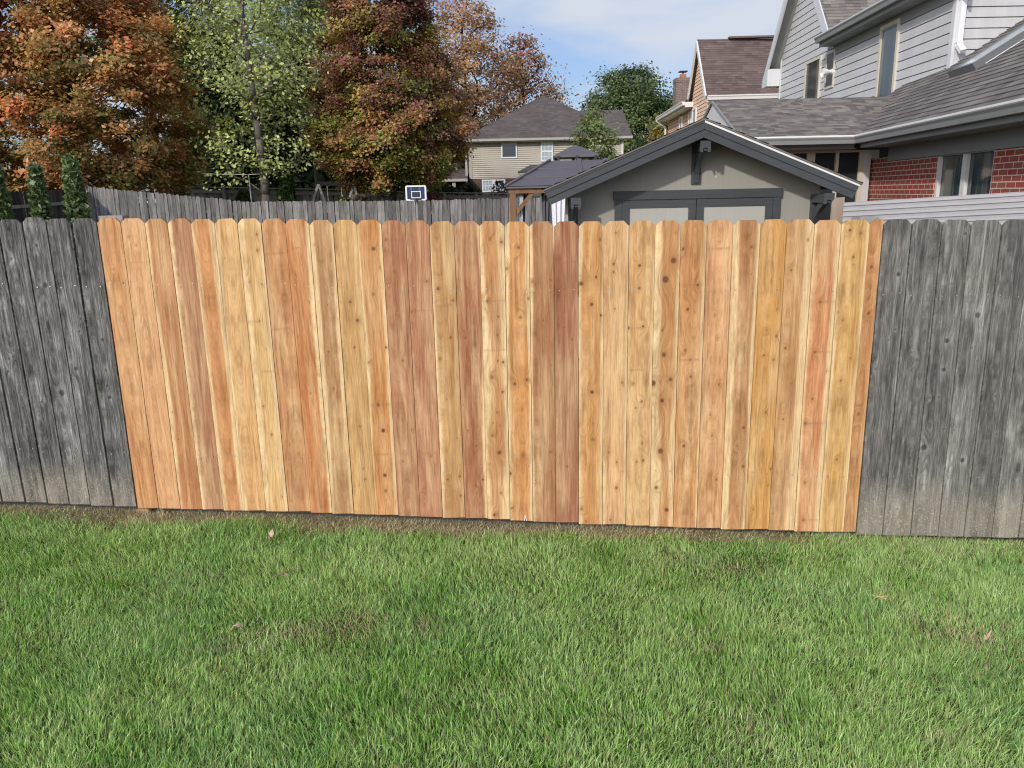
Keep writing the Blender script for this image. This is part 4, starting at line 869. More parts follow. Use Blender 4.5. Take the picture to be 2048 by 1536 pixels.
# ------------------------------------------------------------------ tan house beyond
TY = 28.0
tx = at(1415, 220, TY)[0]
td = np.array([.0314, 1., 0]); td /= np.linalg.norm(td); to = np.array([-td[1], td[0], 0.]); TP = np.array([tx, TY, 0.]); TN = np.array([1., -.0314, 0])
def ontan(px, py): p = hit(px, py, TP, TN); return ((p-TP)@td, p[2])
def tpt(u, z, d=0.): return TP+td*u+to*d+np.array([0, 0, z])
tan = thing('tan_house', 'tan sided house with a steep brown shingle roof behind the grey house', 'house', (tx+3, TY+2, 0))
ez = at(1480, 190, TY-.45)[2]
def onrake(px, py): p = hit(px, py, TP+to*.14, TN); return ((p-TP)@td, p[2])
rgu, rgz = onrake(1394.5, 79); bu = onrake(1374, 195)[0]-.30
mb = MB(); lapped(mb, [(0, .5), (bu, .5), (bu, ez+.12), (rgu, rgz-.15), (0, ez+.12)], TP, td, (0, 0, 1), to, .125, .014, .016, .02); mb.build('gable_wall', M['tan_siding'], tan, fix=False)
mb = MB(); mb.prism([tpt(u, z, -.024) for u, z in ((0, .5), (bu, .5), (bu, ez+.12), (rgu, rgz-.15), (0, ez+.12))], -to*.1); mb.build('gable_wall', M['tan_siding'], tan)
fdt = np.array([1., .03, 0]); fdt /= np.linalg.norm(fdt); fot = np.array([fdt[1], -fdt[0], 0.])
mb = MB(); lapped(mb, [(0, .5), (9, .5), (9, ez), (0, ez)], TP, fdt, (0, 0, 1), fot, .125, .014, .016, .02); mb.build('front_wall', M['tan_siding'], tan, fix=False)
mb = MB(); mb.prism([TP+fdt*a-fot*.024+np.array([0, 0, z]) for a, z in ((0, .5), (9, .5), (9, ez), (0, ez))], -fot*.1); mb.build('front_wall', M['tan_siding'], tan)
mb = MB(); mb.hexa([TP+fdt*a+fot*b+np.array([0, 0, z]) for z in (.5, ez-.05) for a, b in ((-.02, .03), (.16, .03), (.16, -.02), (-.02, -.02))]); mb.build('corner_board', M['white_trim'], tan)
ovh = .14
for sgn in (1, -1):
    base = TP+to*ovh+np.array([0, 0, 0]); ridge = tpt(rgu, rgz, ovh); eav = tpt(-.42 if sgn > 0 else bu+.30, ez, ovh)
    Vg = ridge-eav; Lg = np.linalg.norm(Vg); Vg /= Lg; Ng = np.cross(fdt, Vg); Ng = Ng if Ng[2] > 0 else -Ng
    mb = MB(); lapped(mb, [(0, 0), (9, 0), (9, Lg), (0, Lg)], eav, fdt, Vg, Ng, .115, .012, depth=.012); mb.prism([eav-Ng*.015, ridge-Ng*.015, ridge-Ng*.05, eav-Ng*.05], fdt*9); mb.build('roof', M['shingle_brown'], tan, fix=False)
    mb = MB(); mb.beam(eav-Ng*.07+fdt*-.02, ridge-np.array([0, 0, .11])+fdt*-.02, .05, .16); mb.build('rake_board', M['white_trim'], tan)
mb = MB(); mb.beam(tpt(rgu, rgz+.03, ovh-1.1)+0*td, tpt(rgu, rgz+.03, -8), .22, .06); mb.build('ridge_cap', M['shingle_brown'], tan)
gt = gutter(tpt(-.42, ez, ovh-.02), tpt(-.42, ez, -9), fot, tan, .14, True); gt.data.materials[0] = M['white_trim']
mb = MB(); mb.hexa([tpt(-.40, ez-.2, ovh-.02), tpt(-.40, ez-.2, -9), tpt(-.36, ez-.2, -9), tpt(-.36, ez-.2, ovh-.02), tpt(-.40, ez-.12, ovh-.02), tpt(-.40, ez-.12, -9), tpt(-.36, ez-.12, -9), tpt(-.36, ez-.12, ovh-.02)]); mb.build('fascia', M['white_trim'], tan)
mb = MB(); mb.hexa([tpt(-.36, ez-.19, ovh-.3), tpt(-.36, ez-.19, -9), tpt(0, ez-.19, -9), tpt(0, ez-.19, ovh-.3), tpt(-.36, ez-.17, ovh-.3), tpt(-.36, ez-.17, -9), tpt(0, ez-.17, -9), tpt(0, ez-.17, ovh-.3)]); mb.build('soffit', M['soffit'], tan)
# rear wing with its eave towards us
gA = ontan(1384, 204); zW = gA[1]; uW0 = bu-.1; uW1 = uW0+6.0
mb = MB(); lapped(mb, [(uW0, .5), (uW1, .5), (uW1, zW), (uW0, zW)], TP-to*.12, td, (0, 0, 1), to, .125, .014, .016, .02); mb.build('wing_wall', M['tan_siding'], tan, fix=False)
mb = MB(); mb.prism([tpt(u, z, -.15) for u, z in ((uW0, .5), (uW1, .5), (uW1, zW), (uW0, zW))], -to*.1); mb.build('wing_wall', M['tan_siding'], tan)
gg = gutter(tpt(uW0-.15, zW, .30), tpt(uW1+.3, zW, .30), to, tan, .14, True); gg.data.materials[0] = M['white_trim']
mb = MB(); mb.hexa([tpt(uW0-.15, zW-.2, -.1), tpt(uW1+.3, zW-.2, -.1), tpt(uW1+.3, zW-.2, .3), tpt(uW0-.15, zW-.2, .3), tpt(uW0-.15, zW-.02, -.1), tpt(uW1+.3, zW-.02, -.1), tpt(uW1+.3, zW-.02, .3), tpt(uW0-.15, zW-.02, .3)]); mb.build('soffit', M['white_trim'], tan)
Vw = -to+np.array([0, 0, .55]); Vw /= np.linalg.norm(Vw); Nw = np.cross(td, Vw); Nw = Nw if Nw[2] > 0 else -Nw
mb = MB(); lapped(mb, [(uW0-.1, 0), (uW1+.3, 0), (uW1+.3, 3), (uW0-.1, 3)], tpt(0, zW, .32), td, Vw, Nw, .115, .012, depth=.012); mb.build('roof', M['shingle_brown'], tan, fix=False)
mb = MB(); d0 = tpt(uW1+.2, zW-.12, .4); mb.path([d0, tpt(uW1+.05, zW-.45, 0), tpt(uW1+.05, .5, 0)], .045, 8); mb.build('downspout', M['white_trim'], tan)
def tanwin(px0, px1, py0, py1, dd):
    P = TP+to*dd; a = hit(px0, (py0+py1)/2, P, TN); b = hit(px1, (py0+py1)/2, P, TN); z1 = hit((px0+px1)/2, py0, P, TN)[2]; z0 = z1-1.2
    u0, u1 = sorted(((a-TP)@td, (b-TP)@td)); f = lambda u, z, d: tpt(u, z, d)
    mm = MB()
    def q(u0, u1, z0, z1, d0, d1): mm.hexa([f(u0, z0, d0), f(u1, z0, d0), f(u1, z0, d1), f(u0, z0, d1), f(u0, z1, d0), f(u1, z1, d0), f(u1, z1, d1), f(u0, z1, d1)])
    t = .07; q(u0, u0+t, z0, z1, dd, dd+.05); q(u1-t, u1, z0, z1, dd, dd+.05); q(u0+t, u1-t, z1-t, z1, dd, dd+.05); q(u0+t, u1-t, z0, z0+t, dd, dd+.05); w = mm.build('window', M['white_trim'], tan)
    mm = MB(); q(u0+t, u1-t, z0+t, z1-t, dd+.018, dd+.025); mm.build('pane', M['pale_glass'], w)
tanwin(1386, 1393.5, 217, 240, .012); tanwin(1378.5, 1383, 224, 245, -.10); tanwin(1360, 1365.5, 234, 255, -.10)
cY = 35.5; cx0, cx1 = at(1352.5, 190, cY)[0], at(1383, 190, cY)[0]; cz1 = at(1367, 155, cY)[2]
mb = MB()
def ubox(mbx, x0, x1, y0, y1, z0, z1):
    vs = [(x0, y0, z0), (x1, y0, z0), (x1, y1, z0), (x0, y1, z0), (x0, y0, z1), (x1, y0, z1), (x1, y1, z1), (x0, y1, z1)]
    for f in ((0, 1, 5, 4), (1, 2, 6, 5), (2, 3, 7, 6), (3, 0, 4, 7)):
        l = math.dist(vs[f[0]], vs[f[1]]); mbx.add([vs[i] for i in f], [(0, 1, 2, 3)], uv=[(0, z0), (l, z0), (l, z1), (0, z1)])
    mbx.add(vs[4:], [(0, 1, 2, 3)], uv=[(0, 0), (.5, 0), (.5, .5), (0, .5)])
ubox(mb, cx0, cx1, cY, cY+.7, 4, cz1-.18); ubox(mb, cx0-.02, cx1+.03, cY-.03, cY+.73, cz1-.18, cz1)
ch = mb.build('chimney', M['brick_chimney'], tan, fix=False)
fx = at(1369, 150, cY)[0]; mb = MB(); mb.box(fx-.12, fx+.12, cY+.2, cY+.44, cz1, cz1+.17); mb.build('flue', M['flue'], ch)
mb = MB(); mb.box(fx-.17, fx+.17, cY+.14, cY+.5, cz1+.26, cz1+.30); mb.tube((fx, cY+.32, cz1+.15), (fx, cY+.32, cz1+.27), .03); mb.build('flue_cap', M['black_metal'], ch)

# ------------------------------------------------------------------ gazebo
gY = 17.0; gcx = at(1151, 330, gY+1.5)[0]; gl = at(1013, 371, gY)[0]; gh = gcx-gl; gz0 = at(1060, 371.5, gY)[2]
gaz = thing('gazebo', 'hard top gazebo with a two tier plum grey roof on brown posts behind the shed', 'gazebo', (gcx, gY+gh, 0))
gcy = gY+gh; tz = at(1151, 320, gcy-.55)[2]
mb = MB(); hs = .62
A0 = [(gcx-gh, gcy-gh, gz0), (gcx+gh, gcy-gh, gz0), (gcx+gh, gcy+gh, gz0), (gcx-gh, gcy+gh, gz0)]; A1 = [(gcx-hs, gcy-hs, tz), (gcx+hs, gcy-hs, tz), (gcx+hs, gcy+hs, tz), (gcx-hs, gcy+hs, tz)]
NP = 3
for k in range(NP):
    t0, t1 = k/NP, (k+1)/NP; lp = lambda a, b, t, dz=0: tuple(a[i]+(b[i]-a[i])*t+(dz if i == 2 else 0) for i in range(3))
    lo = [lp(a, b, t0, .012) for a, b in zip(A0, A1)]; hi = [lp(a, b, t1, -.006) for a, b in zip(A0, A1)]; l2 = [lp(a, b, t0, -.012) for a, b in zip(A0, A1)]
    for i in range(4):
        j = (i+1) % 4; mb.add([lo[i], lo[j], hi[j], hi[i]], [(0, 1, 2, 3)]); mb.add([l2[i], l2[j], lo[j], lo[i]], [(0, 1, 2, 3)])
dz = .05; mb.add(A0+[(x, y, z-dz) for x, y, z in A0], [(0, 1, 5, 4), (1, 2, 6, 5), (2, 3, 7, 6), (3, 0, 4, 7)])
roof = mb.build('roof', M['gazebo_roof'], gaz, fix=False)
mb = MB()
for a, b in list(zip(A0, A1))+[((gcx+.03, gcy-gh, gz0), (gcx+.03, gcy-hs, tz))]:
    mb = MB(); mb.beam(np.array(a)+[0, 0, .015], np.array(b)+[0, 0, .015], .08, .03); mb.build('ridge_batten', M['gazebo_roof'], roof)
tl_ = at(1112, 311, gcy-.75); tw = gcx-tl_[0]; tz0 = tl_[2]; tz1 = at(1151, 293, gcy)[2]
mb = MB(); b0_ = [(gcx+sx_*tw, gcy+sy_*tw, tz0+.03) for sx_, sy_ in ((-1, -1), (1, -1), (1, 1), (-1, 1))]; t0_ = [(gcx+sx_*.10, gcy+sy_*.10, tz1) for sx_, sy_ in ((-1, -1), (1, -1), (1, 1), (-1, 1))]
mb.add(b0_+t0_, [(0, 1, 5, 4), (1, 2, 6, 5), (2, 3, 7, 6), (3, 0, 4, 7), (4, 5, 6, 7)]); mb.add(b0_+[(x, y, z-.06) for x, y, z in b0_], [(0, 1, 5, 4), (1, 2, 6, 5), (2, 3, 7, 6), (3, 0, 4, 7), (7, 6, 5, 4)]); mb.build('upper_roof', M['gazebo_roof'], gaz)
for sx_ in (-1, 0, 1):
    for sy_ in (-1, 1):
        mb = MB(); mb.box(gcx+sx_*.42-.03, gcx+sx_*.42+.03, gcy+sy_*.5-.03, gcy+sy_*.5+.03, tz-.1, tz0); mb.build('vent_post', M['black_metal'], gaz)
bz1 = gz0-.055; bz0 = bz1-.10; ph = gh-.13
for sx_ in (-1, 1):
    for sy_ in (-1, 1):
        x = gcx+sx_*ph; y = gcy+sy_*ph; mb = MB(); mb.box(x-.06, x+.06, y-.06, y+.06, 0, bz0); mb.build('post', M['gazebo_wood'], gaz)
        mb = MB(); mb.beam((x-sx_*.03, y, bz0-.45), (x-sx_*.42, y, bz0-.005), .07, .085); mb.build('brace', M['gazebo_wood'], gaz)
for sy_ in (-1, 1):
    mb = MB(); mb.box(gcx-gh+.04, gcx+gh-.04, gcy+sy_*ph-.065, gcy+sy_*ph+.065, bz0, bz1); mb.build('beam', M['gazebo_wood'], gaz)
for sx_ in (-1, 1):
    mb = MB(); mb.box(gcx+sx_*ph-.065, gcx+sx_*ph+.065, gcy-ph+.065, gcy+ph-.065, bz0+.002, bz1-.002); mb.build('beam', M['gazebo_wood'], gaz)
def curtain(x0, x1, y, z0, z1, waist, mat, nm, pull=0.):
    mb = MB(); n = 48; rows = 10; vs = []
    for r_ in range(rows+1):
        t = r_/rows; wq = 1-(1-waist)*math.sin(min(1, t*1.35)*math.pi/2)
        for k in range(n+1):
            u = k/n; x = x0+pull*t*(x1-x0)+(x1-x0)*(u*wq); vs.append((x, y+(.030*math.sin(u*math.pi*2*2.6+x0)+.016*math.sin(u*math.pi*2*5.7+1.3*t))*(.6+.4*t), z1+(z0-z1)*t))
    fs = [(r_*(n+1)+k, r_*(n+1)+k+1, (r_+1)*(n+1)+k+1, (r_+1)*(n+1)+k) for r_ in range(rows) for k in range(n)]
    mb.add(vs, fs); o = mb.build(nm, mat, gaz, smooth=True); md = o.modifiers.new('thickness', 'SOLIDIFY'); md.thickness = .006
fy = gcy-ph+.10
curtain(at(1035.5, 400, gY)[0], at(1047, 400, gY)[0], fy, .3, bz0, .8, M['curtain_white'], 'curtain'); curtain(at(1039, 400, gY)[0], at(1052, 400, gY)[0], fy+.14, .3, bz0, .75, M['curtain_grey'], 'curtain')
curtain(at(1084, 400, gY)[0], at(1108, 400, gY)[0], fy+.16, .3, bz0, .5, M['curtain_grey'], 'curtain', .30); curtain(at(1103, 400, gY)[0], at(1133, 400, gY)[0], fy+.02, .3, bz0, .72, M['curtain_white'], 'curtain', .26)

# ------------------------------------------------------------------ beige house far behind
BY = 48.0
bh = thing('beige_house', 'two storey beige vinyl house with a taupe hip roof far behind the gazebo', 'house', at(1100, 400, BY+4)*np.array([1, 1, 0])+np.array([0, 0, .7]))
bx0 = at(939, 330, BY)[0]; bx1 = at(1247, 300, BY)[0]; bez = at(1060, 276, BY-.4)[2]; bmz = at(990, 357, BY)[2]
mb = MB(); lapped(mb, [(bx0, bmz), (bx1, bmz), (bx1, bez), (bx0, bez)], (0, BY, 0), (1, 0, 0), (0, 0, 1), (0, -1, 0), .118, .045, .014, .03); mb.build('siding_wall', M['beige_siding'], bh, fix=False)
mb = MB(); mb.box(bx0, bx1, BY+.02, BY+9, .3, bez-.02); mb.build('house_body', M['beige_siding'], bh)
mb = MB(); mb.add([(bx0, BY-.01, .4), (bx1, BY-.01, .4), (bx1, BY-.01, bmz), (bx0, BY-.01, bmz)], [(0, 1, 2, 3)], uv=[(bx0, .4), (bx1, .4), (bx1, bmz), (bx0, bmz)]); mb.build('brick_base', M['brick_dark'], bh, fix=False)
mb = MB(); mb.box(bx0-.03, bx0+.15, BY-.05, BY+.1, bmz, bez); mb.box(bx0-.25, bx0-.12, BY-.15, BY-.05, .6, bez); mb.build('downspout', M['beige_trim'], bh)
mb = MB(); mb.box(bx1-.14, bx1-.02, BY-.1, BY-.03, .6, bez); mb.build('downspout', M['white_trim'], bh)
oh = .45
pk = at(1086, 191, BY+5.0); rr = at(1150, 224, BY+5.0); rz2 = at(1200, 223, BY+3.4)
ex0, ex1, ey0, ey1 = bx0-oh, bx1+oh, BY-oh, BY+9.4
def roofpoly(pts, origin=None):
    P = [np.array(p, float) for p in pts]; n = np.cross(P[1]-P[0], P[2]-P[0]); n /= np.linalg.norm(n); n = n if n[2] > 0 else -n
    U = P[1]-P[0]; U /= np.linalg.norm(U); Vv = np.cross(n, U)
    mb = MB(); lapped(mb, [((p-P[0])@U, (p-P[0])@Vv) for p in P], P[0], U, Vv, n, .15, .016, depth=.01); return mb
E0 = (ex0, ey0, bez); E1_ = (ex1, ey0, bez)
fslope = (pk[2]-bez)/(pk[1]-ey0)
zr2 = rz2[2]; yr2 = ey0+(zr2-bez)/fslope
xp = pk[0]; dx2 = (pk[2]-zr2)/fslope*.95
mb = roofpoly([E0, E1_, (ex1-.15, yr2, zr2), (xp+dx2, yr2, zr2), tuple(pk)])
mb.build('roof', M['shingle_dark'], bh, fix=False)
roofpoly([(ex0, ey1, bez), (ex0, ey0, bez), tuple(pk)]).build('roof', M['shingle_dark'], bh, fix=False)
mb = MB(); mb.prism([(ex1-.15, yr2, zr2), (ex1, ey0, bez), (ex1, 2*yr2-ey0, bez)], (-.05, 0, 0)); mb.build('gable_end', M['beige_siding'], bh)
roofpoly([(ex1, 2*yr2-ey0, bez), (xp, 2*yr2-ey0, bez), (xp, yr2, zr2), (ex1-.15, yr2, zr2)]).build('roof', M['shingle_dark'], bh, fix=False)
roofpoly([(ex1-3, ey1, bez), (ex0, ey1, bez), tuple(pk)]).build('roof', M['shingle_dark'], bh, fix=False)
mb = MB(); P3 = [pk, np.array([xp+dx2, yr2, zr2]), np.array([ex1-3, ey1, bez])]; mb.add(P3, [(0, 1, 2)], uv=[(0, 3), (0, 0), (4, 0)]); mb.build('roof', M['shingle_dark'], bh, fix=False)
mb = MB(); mb.box(ex0, ex1, ey0-.12, ey0, bez-.14, bez-.005); mb.box(ex0, ex1, ey0, BY-.02, bez-.2, bez-.145); mb.build('gutter', M['beige_trim'], bh)
def bwin(px0, px1, py0, py1, mat, cross=None, Yw=BY):
    x0, x1 = at(px0, 330, Yw)[0], at(px1, 330, Yw)[0]; z1, z0 = at((px0+px1)/2, py0, Yw)[2], at((px0+px1)/2, py1, Yw)[2]; t = .075
    mm = MB(); mm.box(x0, x0+t, Yw-.07, Yw, z0, z1); mm.box(x1-t, x1, Yw-.07, Yw, z0, z1); mm.box(x0+t, x1-t, Yw-.07, Yw, z1-t, z1); mm.box(x0+t, x1-t, Yw-.07, Yw, z0, z0+t)
    if cross == 'sash': mm.box(x0+t, x1-t, Yw-.065, Yw, (z0+z1)/2-.05, (z0+z1)/2+.04)
    if cross == 'pair': mm.box((x0+x1)/2-.08, (x0+x1)/2+.08, Yw-.068, Yw, z0+t, z1-t); mm.box(x0+t, x1-t, Yw-.06, Yw, (z0+z1)/2-.03, (z0+z1)/2+.03)
    w = mm.build('window', M['white_plastic'], bh)
    mm = MB(); mm.box(x0+t, x1-t, Yw-.045, Yw-.035, z0+t, z1-t); mm.build('pane', mat, w)
    if cross in ('sash', 'pair'):
        mm = MB(); nn = 3 if cross == 'sash' else 7
        for k in range(1, nn): xx = x0+(x1-x0)*k/nn; mm.box(xx-.012, xx+.012, Yw-.055, Yw-.045, z0+t, z1-t)
        for q in ((.25, .75) if cross == 'sash' else (.33, .66)): zz = z0+(z1-z0)*q; mm.box(x0+t, x1-t, Yw-.054, Yw-.045, zz-.012, zz+.012)
        mm.build('muntin', M['white_plastic'], w)
bwin(1003, 1034.5, 284, 316.5, M['glass']); bwin(1082, 1106, 282, 323, M['pale_glass'], 'sash'); bwin(963, 1010, 359, 384, M['pale_glass'], 'pair')
# bay roof and porch
bx_a, bx_b = at(1036, 345, BY-.9)[0], at(1110, 345, BY-.9)[0]; bz_a, bz_b = at(1060, 343, BY-.9)[2], at(1075, 330, BY)[2]
roofpoly([(bx_a, BY-.9, bz_a), (bx_b, BY-.9, bz_a), (bx_b-.3, BY, bz_b), (bx_a+.75, BY, bz_b)]).build('bay_roof', M['shingle_dark'], bh, fix=False)
roofpoly([(bx_a, BY, bz_a), (bx_a, BY-.9, bz_a), (bx_a+.75, BY, bz_b)]).build('bay_roof', M['shingle_dark'], bh, fix=False)
mb = MB(); mb.box(bx_a+.1, bx_b-.1, BY-.8, BY, bz_a-.2, bz_a-.01); mb.box(bx_a+.3, bx_b-.3, BY-.6, BY, .6, bz_a-.2); mb.build('bay', M['beige_trim'], bh)
px0_, px1_ = at(812, 357, BY-1)[0], bx0-.1; pz = at(880, 358, BY-1)[2]; pz2 = at(900, 338, BY+2.2)[2]
roofpoly([(px0_, BY-1, pz), (px1_, BY-1, pz), (px1_, BY+2.2, pz2), (px0_+1, BY+2.2, pz2)]).build('porch_roof', M['shingle_dark'], bh, fix=False)
mb = MB(); mb.box(px0_, px1_, BY-1.05, BY-.9, pz-.16, pz-.01); mb.build('porch_beam', M['beige_trim'], bh)
for px in (854, 908):
    x = at(px, 370, BY-.8)[0]; mb = MB(); mb.box(x-.1, x+.1, BY-.9, BY-.7, .5, pz-.15); mb.build('porch_post', M['beige_trim'], bh)
mb = MB(); mb.box(px0_+.5, px1_, BY+2.3, BY+2.4, .4, pz2); mb.build('porch_shade_wall', M['black_metal'], bh)  # near-black colour paints in the deep shade inside the porch

# ------------------------------------------------------------------ fences in the middle distance
def plank_run(root, pts, pitch, mat, thick=.018, hgt=1.83, seed=3, ear=.025, only_visible=None):
    rr_ = random.Random(seed); P = [np.array(p, float) for p in pts]; protos = []
    for k in range(6):
        w = pitch*.94; mb = MB(); prof = [(-w/2, 0), (w/2, 0), (w/2, hgt-ear), (w/2-ear, hgt), (-w/2+ear, hgt), (-w/2, hgt-ear)]
        mb.prism([(x, 0, z) for x, z in prof], (0, thick, 0)); o = mb.build('picket', mat); protos.append(o)
    made = 0; first = {}
    for a, b in zip(P[:-1], P[1:]):
        d = b-a; L = math.hypot(d[0], d[1]); n = int(L/pitch); angz = math.atan2(d[1], d[0])
        for k in range(n):
            t = (k+.5)/n; p = a+d*t; src = protos[rr_.randrange(6)]
            o = src if src.name not in first else src.copy()
            if src.name not in first: first[src.name] = 1
            else: COL.objects.link(o)
            o.parent = root; o.location = Vector((p[0], p[1]+rr_.uniform(-.006, .006), p[2]-hgt+rr_.uniform(-.02, .015)))-root.location; o.rotation_euler = (rr_.uniform(-.006, .006), rr_.uniform(-.012, .012), angz); made += 1
    for o in protos:
        if o.name not in first: bpy.data.objects.remove(o)
    return made
MY = 25.0
c0 = at(176, 373, MY); c1 = at(400, 393.5, MY); c2 = at(490, 402.5, MY); c3 = at(660, 402, MY); c4 = at(830, 400.5, MY); c5 = at(1140, 393, MY)
def prand(name, seed, base):
    """grey board material whose tone changes from board to board"""
    t = NT(name); p = t.obj(); oi = t.new('ShaderNodeObjectInfo')
    g = t.noise(t.scale(p, (34, 34, 1.6)), 1, 6, .65, .7); sh_ = t.new('ShaderNodeVectorMath', operation='ADD'); t.put(sh_.inputs[0], t.scale(p, (9, 9, 2.2))); rv = t.comb(t.math('MULTIPLY', oi.outputs['Random'], 40.), t.math('MULTIPLY', oi.outputs['Random'], 91.), 0.); t.put(sh_.inputs[1], rv)
    b = t.noise(sh_.outputs[0], 1, 4, .6)
    col = t.mix(1, t.ramp(oi.outputs['Random'], [(0, tuple(v*.62 for v in base)), (.5, base), (1, tuple(v*1.4 for v in base))]), t.ramp(g, [(.3, .68), (.7, 1.3)]), 'MULTIPLY')
    col = t.mix(1, col, t.ramp(b, [(.28, .55), (.5, 1.), (.74, 1.5)]), 'MULTIPLY')
    t.bump(g, .4, .006); return t.fin(col, .92, .12)
GB = prand('grey_boards_mixed', 1, (.172, .164, .156)); BB = prand('shade_brown_boards', 2, (.050, .040, .036)); FB = prand('far_boards_mixed', 3, (.21, .185, .15))  # the brown base holds tree shade as well as dark wood
f1 = thing('grey_plank_fence', 'weathered grey picket fence stepping down the slope below the orange maple', 'fence', (c0[0]+3, MY, 0))
plank_run(f1, [c0, c1, c2], .128, GB, seed=4)
f2 = thing('grey_plank_fence', 'level weathered grey picket fence across the yard behind the basketball hoop', 'fence', (c3[0], MY, 0))
plank_run(f2, [c2, c3, c4, c5], .121, GB, seed=5)
dk0 = at(-60, 386, 20.5); dk1 = at(175, 374, MY)
f3 = thing('shade_brown_fence', 'dark brown shade-toned picket fence behind the slim conifers at far left', 'fence', (dk0[0]+2, 23, 0))
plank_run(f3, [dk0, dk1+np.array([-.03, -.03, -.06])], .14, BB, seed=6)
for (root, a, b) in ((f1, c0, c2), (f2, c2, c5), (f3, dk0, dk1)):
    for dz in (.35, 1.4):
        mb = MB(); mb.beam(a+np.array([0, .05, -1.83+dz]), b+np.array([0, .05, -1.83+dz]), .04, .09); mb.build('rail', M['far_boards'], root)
FY = 39.0
def far_fence(root, xs_, seed):
    for (xa, ya), (xb, yb) in zip(xs_[:-1], xs_[1:]):
        a = at(xa, ya, FY); b = at(xb, yb, FY)
        plank_run(root, [a-np.array([0, 0, .10]), b-np.array([0, 0, .10])], .15, FB, hgt=1.75, seed=seed, ear=.003)
        mb = MB(); mb.beam(a+np.array([0, -.05, -.02]), b+np.array([0, -.05, -.02]), .20, .05); mb.build('cap_rail', M['far_boards'], root)
        mb = MB(); mb.beam(a+np.array([0, -.04, -.22]), b+np.array([0, -.04, -.22]), .04, .16); mb.build('rail', M['far_boards'], root)
        mb = MB(); mb.box(a[0]-.07, a[0]+.07, a[1]-.13, a[1]+.01, .3, a[2]-.045); mb.build('post', M['far_boards'], root)
q = at(600, 380, FY); g1 = thing('board_fence', 'far brown board fence with a cap rail behind the swing set', 'fence', (q[0], FY, .6))
far_fence(g1, [(330, 372), (448, 374), (585, 376.5), (690, 378.5), (765, 381), (832, 383)], 8)
q = at(980, 385, FY); g2 = thing('board_fence', 'far grey brown board fence with posts and cap rail below the beige house', 'fence', (q[0], FY, .6))
far_fence(g2, [(834, 383), (889, 384.5), (953, 385), (1017, 386), (1082, 388), (1150, 389)], 9)

# ------------------------------------------------------------------ swing set, hoop, line post
WY = 33.0
sw = thing('swing_set', 'weathered wooden swing set with a dark top beam in front of the far fence', 'swing set', at(668, 400, WY)*np.array([1, 1, 0])+np.array([0, 0, .4]))
ta, tb = at(637, 366.5, WY), at(707, 369, WY)
mb = MB(); mb.beam(ta+np.array([-.05, 0, 0]), tb+np.array([.05, 0, 0]), .10, .15); mb.build('beam', M['swing_dark'], sw)
for e, s in ((ta, 1), (tb, 1)):
    for dx, dy in ((-.55, -.5), (.55, -.5), (-.35, .8), (.1, .7)):
        mb = MB(); mb.beam(e+np.array([dx*.02, dy*.05, -.05]), e+np.array([dx*1.35, dy, -2.25]), .09, .09, up=(0, 1, 0)); mb.build('leg', M['swing_wood'], sw)
for px in (654, 682):
    p = at(px, 371, WY); mb = MB(); mb.tube(p, p+np.array([.02, 0, -1.6]), .012, .012, 6); mb.build('rope', M['rope'], sw)
HY = 22.6
hp = thing('basketball_hoop', 'kids basketball hoop with a white framed blue backboard in front of the grey fence', 'basketball hoop', at(832, 400, HY)*np.array([1, 1, 0]))
bx_, bz_ = at(832, 386, HY)[0], at(832, 386, HY)[2]; bw_, bh_ = .296, .210
mb = MB()
def rrect(w, h, r, n=5): 
    out = []
    for cx_, cz_, a0 in ((w-r, h-r, 0), (-w+r, h-r, 90), (-w+r, -h+r, 180), (w-r, -h+r, 270)):
        for k in range(n+1): a = R(a0+90*k/n); out.append((cx_+r*math.cos(a), cz_+r*math.sin(a)))
    return out
o1, i1 = rrect(bw_, bh_, .05), rrect(bw_-.045, bh_-.04, .02); n = len(o1)
vs = [(bx_+x, HY-.03, bz_+z) for x, z in o1]+[(bx_+x, HY-.03, bz_+z) for x, z in i1]+[(bx_+x, HY+.03, bz_+z) for x, z in o1]+[(bx_+x, HY+.03, bz_+z) for x, z in i1]
fs = []
for k in range(n):
    j = (k+1) % n; fs += [(k, j, n+j, n+k), (2*n+j, 2*n+k, 3*n+k, 3*n+j), (j, k, 2*n+k, 2*n+j), (n+k, n+j, 3*n+j, 3*n+k)]
mb.add(vs, fs); bb_ = mb.build('backboard_frame', M['white_plastic'], hp)
mb = MB(); mb.box(bx_-bw_+.045, bx_+bw_-.045, HY-.004, HY+.004, bz_-bh_+.04, bz_+bh_-.04); mb.build('backboard', M['smoke_acrylic'], hp)
mb = MB(); mb.box(bx_-.27, bx_-.235, HY-.01, HY-.005, bz_-bh_+.04, bz_+bh_-.04); mb.box(bx_+.235, bx_+.27, HY-.01, HY-.005, bz_-bh_+.04, bz_+bh_-.04); mb.box(bx_-.155, bx_-.105, HY-.01, HY-.005, bz_+.02, bz_+bh_-.04); mb.box(bx_+.085, bx_+.135, HY-.01, HY-.005, bz_+.02, bz_+bh_-.04); mb.build('stripe', M['blue_paint'], hp)
mb = MB()
for a_, b_, c_, d_ in ((-.135, -.115, -.14, .05), (.115, .135, -.14, .05), (-.115, .115, .03, .05), (-.115, .115, -.14, -.12)): mb.box(bx_+a_, bx_+b_, HY-.012, HY-.006, bz_+c_, bz_+d_)
mb.build('target_square', M['white_plastic'], hp)
mb = MB(); cy_ = HY-.20; pts = [np.array([bx_+.02+.16*math.cos(k*math.pi/10), cy_+.16*math.sin(k*math.pi/10), bz_-bh_+.03]) for k in range(21)]; mb.path(pts, .010, 6); mb.box(bx_-.02, bx_+.06, HY-.06, HY-.02, bz_-bh_, bz_-bh_+.05); mb.build('rim', M['black_metal'], hp)
